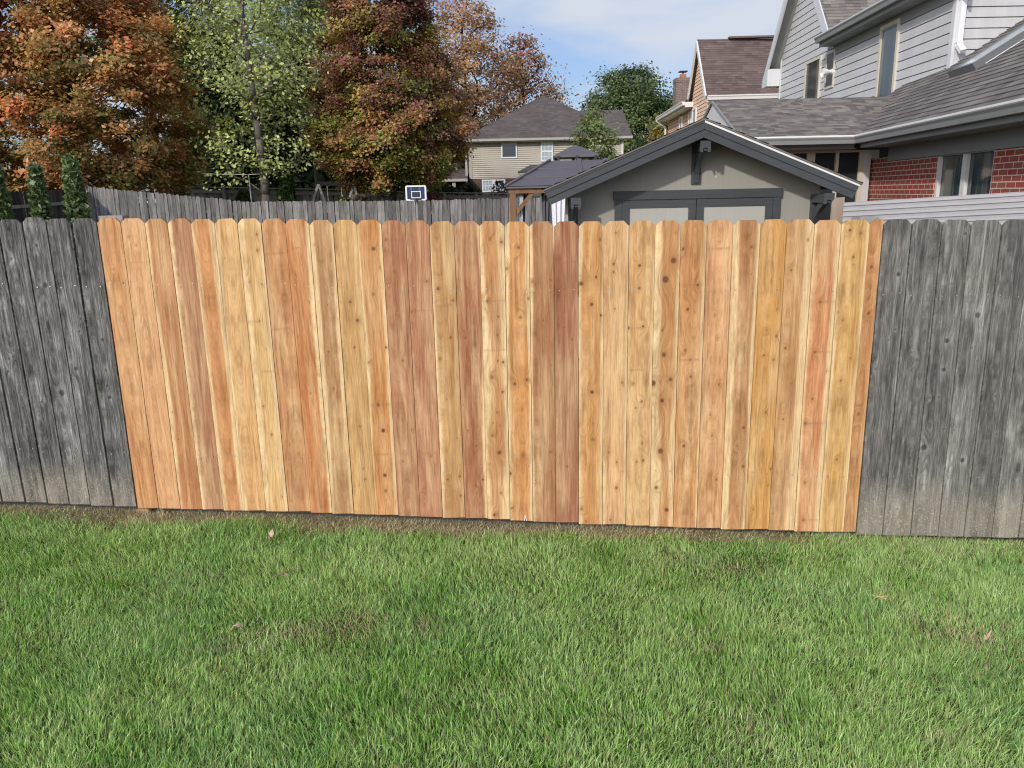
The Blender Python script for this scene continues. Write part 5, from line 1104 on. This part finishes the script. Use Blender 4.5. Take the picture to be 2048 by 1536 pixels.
mb = MB(); mb.tube((bx_-.0, HY+.12, 0), (bx_, HY+.12, bz_-.05), .038, .038, 12); mb.tube((bx_, HY+.12, bz_-.70), (bx_, HY+.12, bz_-.66), .05, .05, 12); mb.box(bx_-.03, bx_+.03, HY+.01, HY+.12, bz_-.12, bz_-.04); mb.build('pole', M['gutter'], hp)
LY = 31.0
p0 = at(497, 349, LY); p1 = at(506, 420, LY)
lp_ = thing('line_post', 'thin leaning pole carrying a white cord to the grey barked tree', 'pole', (p1[0], LY, .4))
mb = MB(); mb.tube((p1[0], LY, .4), p0, .03, .022, 8); mb.build('pole', M['steel'], lp_)
mb = MB(); mb.path([at(405, 347.5, LY), at(450, 348.6, LY), p0, at(519, 348, LY)], .012, 6); mb.build('cord', M['rope'], lp_)

# ------------------------------------------------------------------ trees and shrubs
def foliage_mesh(name, mat, parent, pos, size, cols, upbias=.35, aspect=1.5, seed=1, face=None):
    rg = np.random.default_rng(seed); N = len(pos)
    nrm = rg.normal(0, 1, (N, 3)); nrm[:, 2] = np.abs(nrm[:, 2])*(1+upbias)
    if face is not None: nrm = nrm*.62+face; nrm /= np.linalg.norm(nrm, axis=1)[:, None]
    t = rg.normal(0, 1, (N, 3)); a = np.cross(nrm, t); a /= np.linalg.norm(a, axis=1)[:, None]; b = np.cross(nrm, a)
    sz = (size*(.6+.8*rg.random(N)))[:, None]
    v = np.stack([pos-a*sz*.5*aspect, pos+b*sz*.5-nrm*sz*.1, pos+a*sz*.5*aspect, pos-b*sz*.5-nrm*sz*.1], 1).reshape(-1, 3)
    k = np.arange(N)*4; me = bpy.data.meshes.new(name); me.vertices.add(4*N); me.loops.add(4*N); me.polygons.add(N)
    loc = np.array(parent.location); me.vertices.foreach_set('co', (v-loc).ravel()); me.loops.foreach_set('vertex_index', np.arange(4*N)); me.polygons.foreach_set('loop_start', k); me.polygons.foreach_set('loop_total', np.full(N, 4)); me.update()
    c = np.concatenate([np.repeat(cols, 4, 0), np.ones((4*N, 1))], 1); ca = me.color_attributes.new('col', 'FLOAT_COLOR', 'POINT'); ca.data.foreach_set('color', c.ravel().astype(np.float32))
    me.materials.append(mat); o = bpy.data.objects.new(name, me); COL.objects.link(o); o.parent = parent; return o
def wood_mesh(name, mat, parent, nodes, par, rad):
    mb = MB(); n = 6
    for k in range(len(nodes)):
        if par[k] >= 0 and np.linalg.norm(nodes[k]-nodes[par[k]]) > 1e-3:
            r0, r1 = rad[par[k]], rad[k]; r0 = min(r0, r1*1.6); mb.tube(nodes[par[k]], nodes[k], r0, r1, 9 if r0 > .08 else 5)
    return mb.build(name, mat, parent, fix=False, smooth=True)
def tree(name, label, cat, base, profile, zr, palette, nclus=150, per=120, leaf=.14, spread=.5, trunk_r=.18, bark='bark_grey', seed=1, fork=.35, shell=.55, lean=(0, 0), leafmat='leaf', group=None, droop=0., twig=.010, upbias=.35, squash=(1, 1)):
    """profile(t): crown radius at height fraction t between zr[0] and zr[1]; palette(rel, rg): colours"""
    rg = np.random.default_rng(seed); base = np.array(base, float); base[2] = float(ground_z(base[0], base[1]))-.05
    root = thing(name, label, cat, base, group)
    z0, z1 = zr; ctr = []
    tmax = max(profile(t) for t in np.linspace(0, 1, 30))
    while len(ctr) < nclus:
        t = rg.random(); r = profile(t)
        if rg.random() > (r/tmax)**1.3+.05: continue
        ang = rg.uniform(0, 2*math.pi); rr_ = r*(shell+(1-shell)*rg.random()**.7 if rg.random() < .72 else math.sqrt(rg.random()))
        rr_ *= .86+.28*vnoise(np.array([ang*1.9]), np.array([t*5.]), 1., seed)[0]
        ctr.append((base[0]+rr_*math.cos(ang)*squash[0]+lean[0]*t, base[1]+rr_*math.sin(ang)*squash[1]+lean[1]*t, z0+(z1-z0)*t))
    ctr = np.array(ctr)
    # trunk and branch skeleton
    th = z0+(z1-z0)*.80; nodes = [base.copy()]; par = [-1]; nt = 14
    for k in range(1, nt+1):
        t = k/nt; nodes.append(base+np.array([lean[0]*t*.8+.10*math.sin(t*5+seed), lean[1]*t*.8+.08*math.cos(t*4+seed), (th-base[2])*t])); par.append(k-1)
    order = np.argsort(np.hypot(ctr[:, 0]-base[0], ctr[:, 1]-base[1]))
    NA = np.array(nodes); leafn = np.zeros(len(nodes))
    for ci in order:
        c = ctr[ci]; NA = np.array(nodes); d = np.linalg.norm(NA-c, axis=1); dz = c[2]-NA[:, 2]; hd_ = np.hypot(NA[:, 0]-c[0], NA[:, 1]-c[1])
        cost = d+np.where(dz < fork*hd_, (fork*hd_-dz)*1.1, 0); cost[NA[:, 2] < z0-.2*(z1-z0)] += 50
        j = int(np.argmin(cost)); p = NA[j]; steps = max(2, int(d[j]/.7)); prev = j
        for s in range(1, steps+1):
            t = s/steps; q = p+(c-p)*t+np.array([0, 0, .10*d[j]*math.sin(math.pi*t)])+rg.normal(0, .035*min(d[j], 2), 3)*(s < steps); nodes.append(q); par.append(prev); prev = len(nodes)-1
    nn = len(nodes); cnt = np.zeros(nn)
    haschild = np.zeros(nn, bool)
    for k in range(nn):
        if par[k] >= 0: haschild[par[k]] = True
    for k in range(nn-1, -1, -1):
        if not haschild[k]: cnt[k] += 1
        if par[k] >= 0: cnt[par[k]] += cnt[k]
    rad = twig*np.power(np.maximum(cnt, 1), .55); rad = np.minimum(rad, trunk_r*.36)
    for k in range(nt+1): rad[k] = max(rad[k], trunk_r*(1-.78*k/nt)); 
    rad[0] = trunk_r*1.25
    wood_mesh('trunk', M[bark], root, np.array(nodes), par, rad)
    cl = rg.integers(int(per*.55), int(per*1.35), len(ctr)); tot = cl.sum(); idx = np.repeat(np.arange(len(ctr)), cl)
    sp = spread*(.65+.7*rg.random(len(ctr)))
    off = rg.normal(0, 1, (tot, 3))*sp[idx][:, None]*np.array([1, 1, .62]); off[:, 2] -= droop*np.hypot(off[:, 0], off[:, 1])
    pos = ctr[idx]+off
    tone = .62+.80*rg.random(len(ctr))
    rel = np.stack([(pos[:, 0]-base[0])/tmax, (pos[:, 1]-base[1])/tmax, (pos[:, 2]-z0)/(z1-z0)], -1)
    crel = np.stack([(ctr[:, 0]-base[0])/tmax, (ctr[:, 1]-base[1])/tmax, (ctr[:, 2]-z0)/(z1-z0)], -1)
    cols = 2.35*palette(rel, crel, idx, rg)*(tone[idx]*(.75+.5*rg.random(tot)))[:, None]
    fc = np.stack([ctr[:, 0]-base[0], ctr[:, 1]-base[1], .45*np.hypot(ctr[:, 0]-base[0], ctr[:, 1]-base[1])+.5], -1); fc /= np.linalg.norm(fc, axis=1)[:, None]; fc = fc+rg.normal(0, .35, fc.shape)
    foliage_mesh('crown', M[leafmat], root, pos, leaf, cols, seed=seed+1, upbias=upbias, face=fc[idx])
    return root
def pal_mix(cols, weights):
    cols = np.array(cols); 
    def f(rel, crel, idx, rg):
        W_ = weights(crel, rg); W_ = np.maximum(W_, 0)+1e-3; W_ /= W_.sum(1, keepdims=True); cumc = np.cumsum(W_, 1); cum = cumc[idx]
        p = rg.random(len(idx)); k = (p[:, None] > cum).sum(1).clip(0, len(cols)-1)
        kc = (rg.random(len(crel))[:, None] > cumc).sum(1).clip(0, len(cols)-1)[idx]; return np.where((rg.random(len(idx)) < .6)[:, None], cols[kc], cols[k])
    return f
def prof(*pts):
    xs_, ys_ = zip(*pts); return lambda t: float(np.interp(t, xs_, ys_))
# orange maple on the left
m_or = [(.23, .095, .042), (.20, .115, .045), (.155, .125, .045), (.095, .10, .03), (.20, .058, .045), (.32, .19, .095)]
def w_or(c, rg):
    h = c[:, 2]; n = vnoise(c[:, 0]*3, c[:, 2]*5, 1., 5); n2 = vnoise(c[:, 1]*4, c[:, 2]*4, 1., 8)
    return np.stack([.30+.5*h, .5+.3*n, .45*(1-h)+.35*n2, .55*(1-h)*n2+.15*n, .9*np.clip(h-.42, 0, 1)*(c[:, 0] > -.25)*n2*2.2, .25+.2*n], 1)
P0 = at(165, 400, 31.0)
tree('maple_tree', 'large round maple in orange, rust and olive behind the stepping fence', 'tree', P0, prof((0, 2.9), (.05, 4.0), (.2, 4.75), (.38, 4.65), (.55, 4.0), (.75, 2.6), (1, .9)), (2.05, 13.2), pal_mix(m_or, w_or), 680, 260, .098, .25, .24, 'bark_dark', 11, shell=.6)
# red maple
m_rd = [(.125, .048, .042), (.150, .072, .054), (.19, .10, .045), (.115, .135, .032), (.19, .155, .042), (.095, .052, .045)]
def w_rd(c, rg):
    h = c[:, 2]; r = np.hypot(c[:, 0], c[:, 1]); n = vnoise(c[:, 0]*4, c[:, 2]*7, 1., 15)
    return np.stack([.8*h+.05, .35*h+.2*n, .75*(1-h)*n*1.5+.1, 1.3*(1-r)*(1-h*.8)+.9*(1-h)*(1-n)+.1, .8*(1-h)*(.3+n), .6*h+.05], 1)
P1 = at(783, 400, 34.0)
tree('maple_tree', 'upright dark red maple with green inner leaves behind the level grey fence', 'tree', P1, prof((0, 1.6), (.07, 2.4), (.24, 3.35), (.43, 3.05), (.68, 2.4), (.85, 1.8), (1, .7)), (2.35, 11.5), pal_mix(m_rd, w_rd), 560, 230, .088, .235, .20, 'bark_dark', 12, shell=.6, fork=.8)
# thin grey barked tree
m_gn = [(.185, .21, .075), (.25, .275, .115), (.13, .155, .06), (.33, .33, .10)]
P2 = at(527, 403, 31.5)
tree('shade_tree', 'sparse pale green tree with a straight grey trunk between the two maples', 'tree', P2, prof((0, 1.6), (.15, 2.5), (.4, 2.75), (.7, 2.5), (1, 1.5)), (2.9, 12.5), pal_mix(m_gn, lambda c, rg: np.tile([.5, .4, .45, .1], (len(c), 1))), 250, 36, .095, .34, .20, 'bark_grey', 13, fork=.30, twig=.013)
# trees behind
m_bg = [(.155, .18, .085), (.20, .225, .11), (.12, .14, .065)]
wq = lambda c, rg: np.tile([.5, .35, .4], (len(c), 1))
P3 = at(610, 400, 43.0); tree('leafy_tree', 'tall soft green tree behind the sparse grey barked tree', 'tree', P3, prof((0, 1.5), (.3, 3.3), (.6, 3.1), (1, 1.2)), (5.5, 15.5), pal_mix(m_bg, wq), 280, 130, .12, .5, .2, 'bark_dark', 14)
P3b = at(430, 400, 47.0); tree('leafy_tree', 'tall olive green tree rising between the orange maple and the sparse tree', 'tree', P3b, prof((0, 1.5), (.3, 2.6), (.6, 2.2), (1, .9)), (4.5, 14.2), pal_mix([(.12, .13, .045), (.16, .17, .06), (.17, .10, .05)], wq), 170, 120, .13, .5, .2, 'bark_dark', 15)
P3c = at(330, 400, 45.0); tree('leafy_tree', 'dark green tree showing above the right shoulder of the orange maple', 'tree', P3c, prof((0, 2.2), (.5, 2.6), (1, 1.3)), (8.0, 17.5), pal_mix([(.035, .055, .018), (.05, .075, .025), (.08, .10, .03)], wq), 170, 90, .18, .55, .25, 'bark_dark', 16)
def conifer(name, label, base, h, r, seed, n=5200, cols=((.032, .052, .022), (.05, .075, .028), (.08, .10, .036)), leaf=.16, group=None, cat='tree', fluff=.16, taper=1.0, trunk=.12):
    rg = np.random.default_rng(seed); base = np.array(base, float); base[2] = float(ground_z(base[0], base[1]))-.03; root = thing(name, label, cat, base, group)
    mb = MB(); mb.tube(base, base+np.array([0, 0, h*.95]), trunk, trunk*.15, 8); mb.build('trunk', M['bark_dark'], root)
    t = rg.random(n)**.8; ang = rg.uniform(0, 2*np.pi, n); tier = np.floor(t*h/.35); jit = vnoise(ang*2.2, tier*1.7, 1., seed)
    rad = r*(np.clip(1-t, 0, 1)**taper+.03)*np.clip(t/.05+.6, 0, 1)*(.55+.65*jit)*(.45+.55*rg.random(n)**.5)
    pos = np.stack([base[0]+rad*np.cos(ang), base[1]+rad*np.sin(ang), base[2]+.05+t*h-.25*rad], -1)+rg.normal(0, fluff*.4, (n, 3))
    cc = np.array(cols)[rg.integers(0, len(cols), n)]*(.65+.8*jit)[:, None]*(.75+.5*rg.random(n))[:, None]
    foliage_mesh('crown', M['needle'], root, pos, leaf, cc, seed=seed+9, aspect=2.2, upbias=.0); return root
for k, (px, Y, h, r, lab) in enumerate(((420, 42.5, 7.6, 2.1, 'dark evergreen tree just right of the orange maple behind the far fence'), (478, 43.5, 8.6, 2.2, 'dark evergreen tree standing left of the grey barked trunk'), (566, 42.8, 7.2, 2.0, 'dark evergreen tree standing right of the grey barked trunk'), (622, 44, 8.4, 2.0, 'dark evergreen tree in the shade left of the red maple'), (700, 44.5, 7.5, 2.2, 'dark evergreen tree half hidden behind the red maple'), (778, 57, 8.2, 2.6, 'dark evergreen tree beyond the porch behind the lower right of the red maple'), (838, 58, 7.0, 2.6, 'dark evergreen tree beyond the porch roof above the basketball hoop'))):
    b = at(px, 395, Y); conifer('evergreen_tree', lab, b, h, r, 70+k, 6500, group='dark evergreen trees beyond the far fence', taper=.8, leaf=.26)
# orange oak, sparse tree, dark green tree
P4 = at(935, 395, 59.0)
tree('autumn_tree', 'tall orange brown tree behind the left end of the beige house roof', 'tree', P4, prof((0, 3.6), (.3, 4.4), (.65, 3.6), (.88, 2.2), (1, .9)), (2.8, 15.8), pal_mix([(.20, .115, .062), (.235, .155, .085), (.135, .12, .055), (.165, .09, .055)], lambda c, rg: np.stack([.3+.4*c[:, 2], .35+.2*c[:, 2], .8*(1-c[:, 2]), .3+0*c[:, 2]], 1)), 320, 82, .14, .44, .26, 'bark_dark', 17, twig=.02)
P5 = at(1050, 395, 62.0)
tree('autumn_tree', 'thinning red brown tree with bare twigs behind the beige house roof', 'tree', P5, prof((0, 3.4), (.45, 3.7), (.75, 2.6), (1, .8)), (4.0, 13.4), pal_mix([(.19, .085, .062), (.185, .125, .07), (.22, .18, .085)], lambda c, rg: np.stack([.2+.6*c[:, 2], .4+0*c[:, 2], .5*(1-c[:, 2])], 1)), 330, 40, .14, .44, .2, 'bark_dark', 18, twig=.024)
P6 = at(1258, 395, 64.0)
tree('leafy_tree', 'dense dark green tree behind the right end of the beige house', 'tree', P6, prof((0, 3.2), (.3, 4.4), (.6, 4.1), (.85, 2.6), (1, 1.1)), (2.2, 11.2), pal_mix([(.040, .060, .024), (.060, .085, .034), (.090, .115, .05), (.14, .13, .05)], lambda c, rg: np.tile([.5, .5, .3, .08], (len(c), 1))), 440, 150, .145, .48, .25, 'bark_dark', 19)
P6b = at(1328, 395, 52.0)
tree('small_tree', 'low yellow green tree beside the tan house rear wing', 'tree', P6b, prof((0, .8), (.4, 1.2), (1, .4)), (2.5, 6.6), pal_mix([(.13, .12, .035), (.085, .10, .03), (.22, .09, .05)], wq), 70, 60, .17, .32, .08, 'bark_dark', 23)
P7 = at(1192, 395, 41.0)
tree('young_tree', 'young thin green tree growing in front of the right part of the beige house', 'tree', P7, prof((0, .9), (.4, 1.05), (.75, .95), (1, .35)), (3.0, 6.1), pal_mix([(.075, .11, .035), (.12, .145, .06), (.16, .15, .08)], wq), 95, 30, .12, .22, .05, 'bark_dark', 20, fork=1.6)
# slim conifers behind the left run
for k, (px, ty, wpx, Y, lab) in enumerate(((2, 322, 44, 13.0, 'slim conifer cut by the left picture edge'), (86, 343, 34, 13.2, 'middle slim conifer, shortest of the three, above the left weathered fence'), (158, 326, 40, 12.9, 'slim conifer nearest the grey post above the left weathered fence'))):
    b = at(px, 440, Y); top = at(px, ty, Y)[2]; b[2] = 0
    conifer('slim_conifer', lab, b, top+.05, wpx*Y/1540*.62, 30+k, 7000, ((.075, .115, .038), (.105, .15, .05), (.16, .20, .075), (.19, .24, .13)), .045, 'slim conifers at the left', 'conifer', .06, .42, .04)
# shrubs between the fences
def shrub(name, label, px, py, Y, rx, h, cols, seed, n=1600, leaf=.10, cat='shrub', leafcols=None):
    rg = np.random.default_rng(seed); b = at(px, py, Y); top = b[2]; g = float(ground_z(b[0], Y)); base = np.array([b[0], Y, g-.02]); root = thing(name, label, cat, base)
    mb = MB()
    for k in range(9):
        a = rg.uniform(0, 6.28); q = base+np.array([rx*.6*math.cos(a), rx*.6*math.sin(a), (top-g)*rg.uniform(.6, .95)]); m_ = (base+q)/2+rg.normal(0, .06, 3); mb.tube(base, m_, .02, .014, 5); mb.tube(m_, q, .014, .006, 5)
    mb.build('stem', M['bark_dark'], root, fix=False)
    H_ = top-g; u = rg.random(n); ang = rg.uniform(0, 6.283, n); t = u; lump = vnoise(ang*1.6, t*5, 1., seed)
    rr_ = rx*np.sqrt(np.clip(1-(np.clip(t-.35, -.35, 1)/.68)**2, .02, 1))*(.55+.6*lump)*rg.random(n)**.4
    pos = np.stack([base[0]+rr_*np.cos(ang), base[1]+rr_*np.sin(ang), g+t*H_], -1)+rg.normal(0, .03, (n, 3))
    cc = np.array(cols)[rg.integers(0, len(cols), n)]*(.6+.9*lump)[:, None]*(.8+.4*rg.random(n))[:, None]
    foliage_mesh('leaves', M['leaf'], root, pos, leaf, cc, seed=seed+3); return root
shrub('shrub', 'upright dark green shrub right of the grey barked trunk', 572, 352, 31.8, .42, 1, [(.035, .06, .02), (.05, .08, .028), (.075, .11, .04)], 41, 2600, .10)
shrub('shrub', 'low deep green bush left of the grey barked trunk', 487, 384, 32.5, .45, 1, [(.04, .065, .018), (.06, .085, .025)], 42, 1500, .10)
shrub('shrub', 'low reddish brown bush beside the basketball hoop', 868, 384.5, 34.0, .68, 1, [(.12, .06, .055), (.16, .085, .075), (.09, .05, .045)], 43, 1800, .09)
shrub('shrub', 'dried brown bush right of the swing set', 720, 392, 31.0, .55, 1, [(.10, .075, .05), (.14, .105, .07)], 44, 1500, .08)
fb = shrub('flowering_bush', 'bush with pale yellow flowers under the swing set', 690, 395, 30.5, .42, 1, [(.08, .10, .035), (.12, .14, .05), (.55, .52, .28)], 45, 1000, .08)
shrub('shrub', 'dark green shrub in front of the porch left of the beige house', 890, 374, 43.5, 1.3, 1, [(.015, .03, .014), (.028, .05, .022)], 46, 2600, .16)
shrub('shrub', 'olive shrub in front of the porch beside the downspout', 938, 371, 43.0, .95, 1, [(.035, .045, .02), (.05, .06, .028), (.02, .035, .016)], 47, 2200, .14)
shrub('bare_shrub', 'twiggy bare shrub in front of the ground floor window of the beige house', 1000, 362, 44.0, .62, 1, [(.06, .05, .045), (.09, .08, .07)], 48, 420, .09)
# pale stripe house hidden behind the orange maple and a slim trunk near the swing
px = at(636, 380, 35.5); sp_ = thing('utility_pole', 'plain wooden pole rising behind the left end of the swing set', 'pole', (px[0], 35.5, .5)); mb = MB(); mb.tube((px[0], 35.5, .5), (px[0]-.05, 35.5, 5.0), .10, .085, 10); mb.build('pole', M['bark_grey'], sp_)

# ------------------------------------------------------------------ small things on the lawn
def lawn_leaf(px, py, L, wd, rot, seed, label, curl=.02):
    rg = np.random.default_rng(seed); p = on_ground(px, py); n = 9; vs = []; fs = []
    for k in range(n):
        t = k/(n-1); wv = wd*math.sin(math.pi*min(1, t*.9+.08))*(1+.25*math.sin(k*2.1+seed))
        for s in (-1, 0, 1):
            x = (t-.5)*L; y = s*wv/2; z = .045+curl*(s*s)*.9+.018*math.sin(t*5+seed)+rg.normal(0, .002)
            vs.append((p[0]+x*math.cos(rot)-y*math.sin(rot), p[1]+x*math.sin(rot)+y*math.cos(rot), p[2]+z))
    for k in range(n-1):
        for s in (0, 1): fs.append((k*3+s, k*3+s+1, k*3+s+4, k*3+s+3))
    mb = MB(); mb.add(vs, fs); o = mb.build('fallen_leaf', M['dry_leaf'], smooth=True); md = o.modifiers.new('thickness', 'SOLIDIFY'); md.thickness = .0015; centre(o); tag(o, label, 'leaf', 'dry leaves on the lawn'); return o
lawn_leaf(544, 1090, .05, .03, 1.3, 3, 'curled tan leaf on the lawn just below the new fence', .03)
lawn_leaf(476, 1276, .062, .035, -.2, 5, 'pale pinkish dry leaf lying flat on the lawn left of the dry patches', .015)
lawn_leaf(1972, 1293, .035, .015, .1, 9, 'small tan leaf in the dry patch near the right picture edge')
p = on_ground(548, 1172); q_ = on_ground(590, 1158)
mb = MB(); z_ = np.array([0, 0, .05]); mid = (p+q_)/2+np.array([0, 0, .058]); mb.path([p+z_, mid, q_+z_], .004, 6); mb.path([mid, on_ground(583, 1170)+z_], .003, 6); mb.path([mid, on_ground(572, 1160)+z_*1.3], .0025, 6); o = mb.build('fallen_twig', M['twig'], fix=False); centre(o); tag(o, 'short forked brown twig on the lawn below the curled tan leaf', 'twig')
p = on_ground(1757, 1212); mb = MB()
for k in range(7): a = .9*k; mb.path([p+np.array([0, 0, .05]), p+np.array([.035*math.cos(a), .035*math.sin(a), .055])], .002, 5)
o = mb.build('straw_sprig', M['straw'], fix=False); centre(o); tag(o, 'yellow straw sprig on the lawn below the right weathered fence', 'straw')
a = at(268, 1022, 4.57); b = at(292, 1022, 4.57); mb = MB(); mb.box(a[0], b[0], 4.60, 4.68, a[2]-.06, a[2]-.004); o = mb.build('wood_block', M['rail']); centre(o); tag(o, 'small cut wood block under the left foot of the new fence', 'block')
for px, py, lab in ((1050, 1049, 'white plastic string scrap under the middle of the new fence'), (1373, 1056, 'white plastic string scrap under the pale knotty pickets')):
    p = on_ground(px, py); mb = MB(); z_ = np.array([0, 0, .03]); mb.path([p+z_+np.array([-.018, .05, .02]), p+z_+np.array([0, .0, .03]), p+z_+np.array([.012, -.01, .0])], .0022, 6); mb.path([p+z_+np.array([.03, .045, .0]), p+z_+np.array([.004, .0, .03]), p+z_+np.array([-.004, -.012, 0])], .0022, 6)
    o = mb.build('string_scrap', M['white_plastic'], fix=False); centre(o); tag(o, lab, 'string', 'string scraps under the fence')
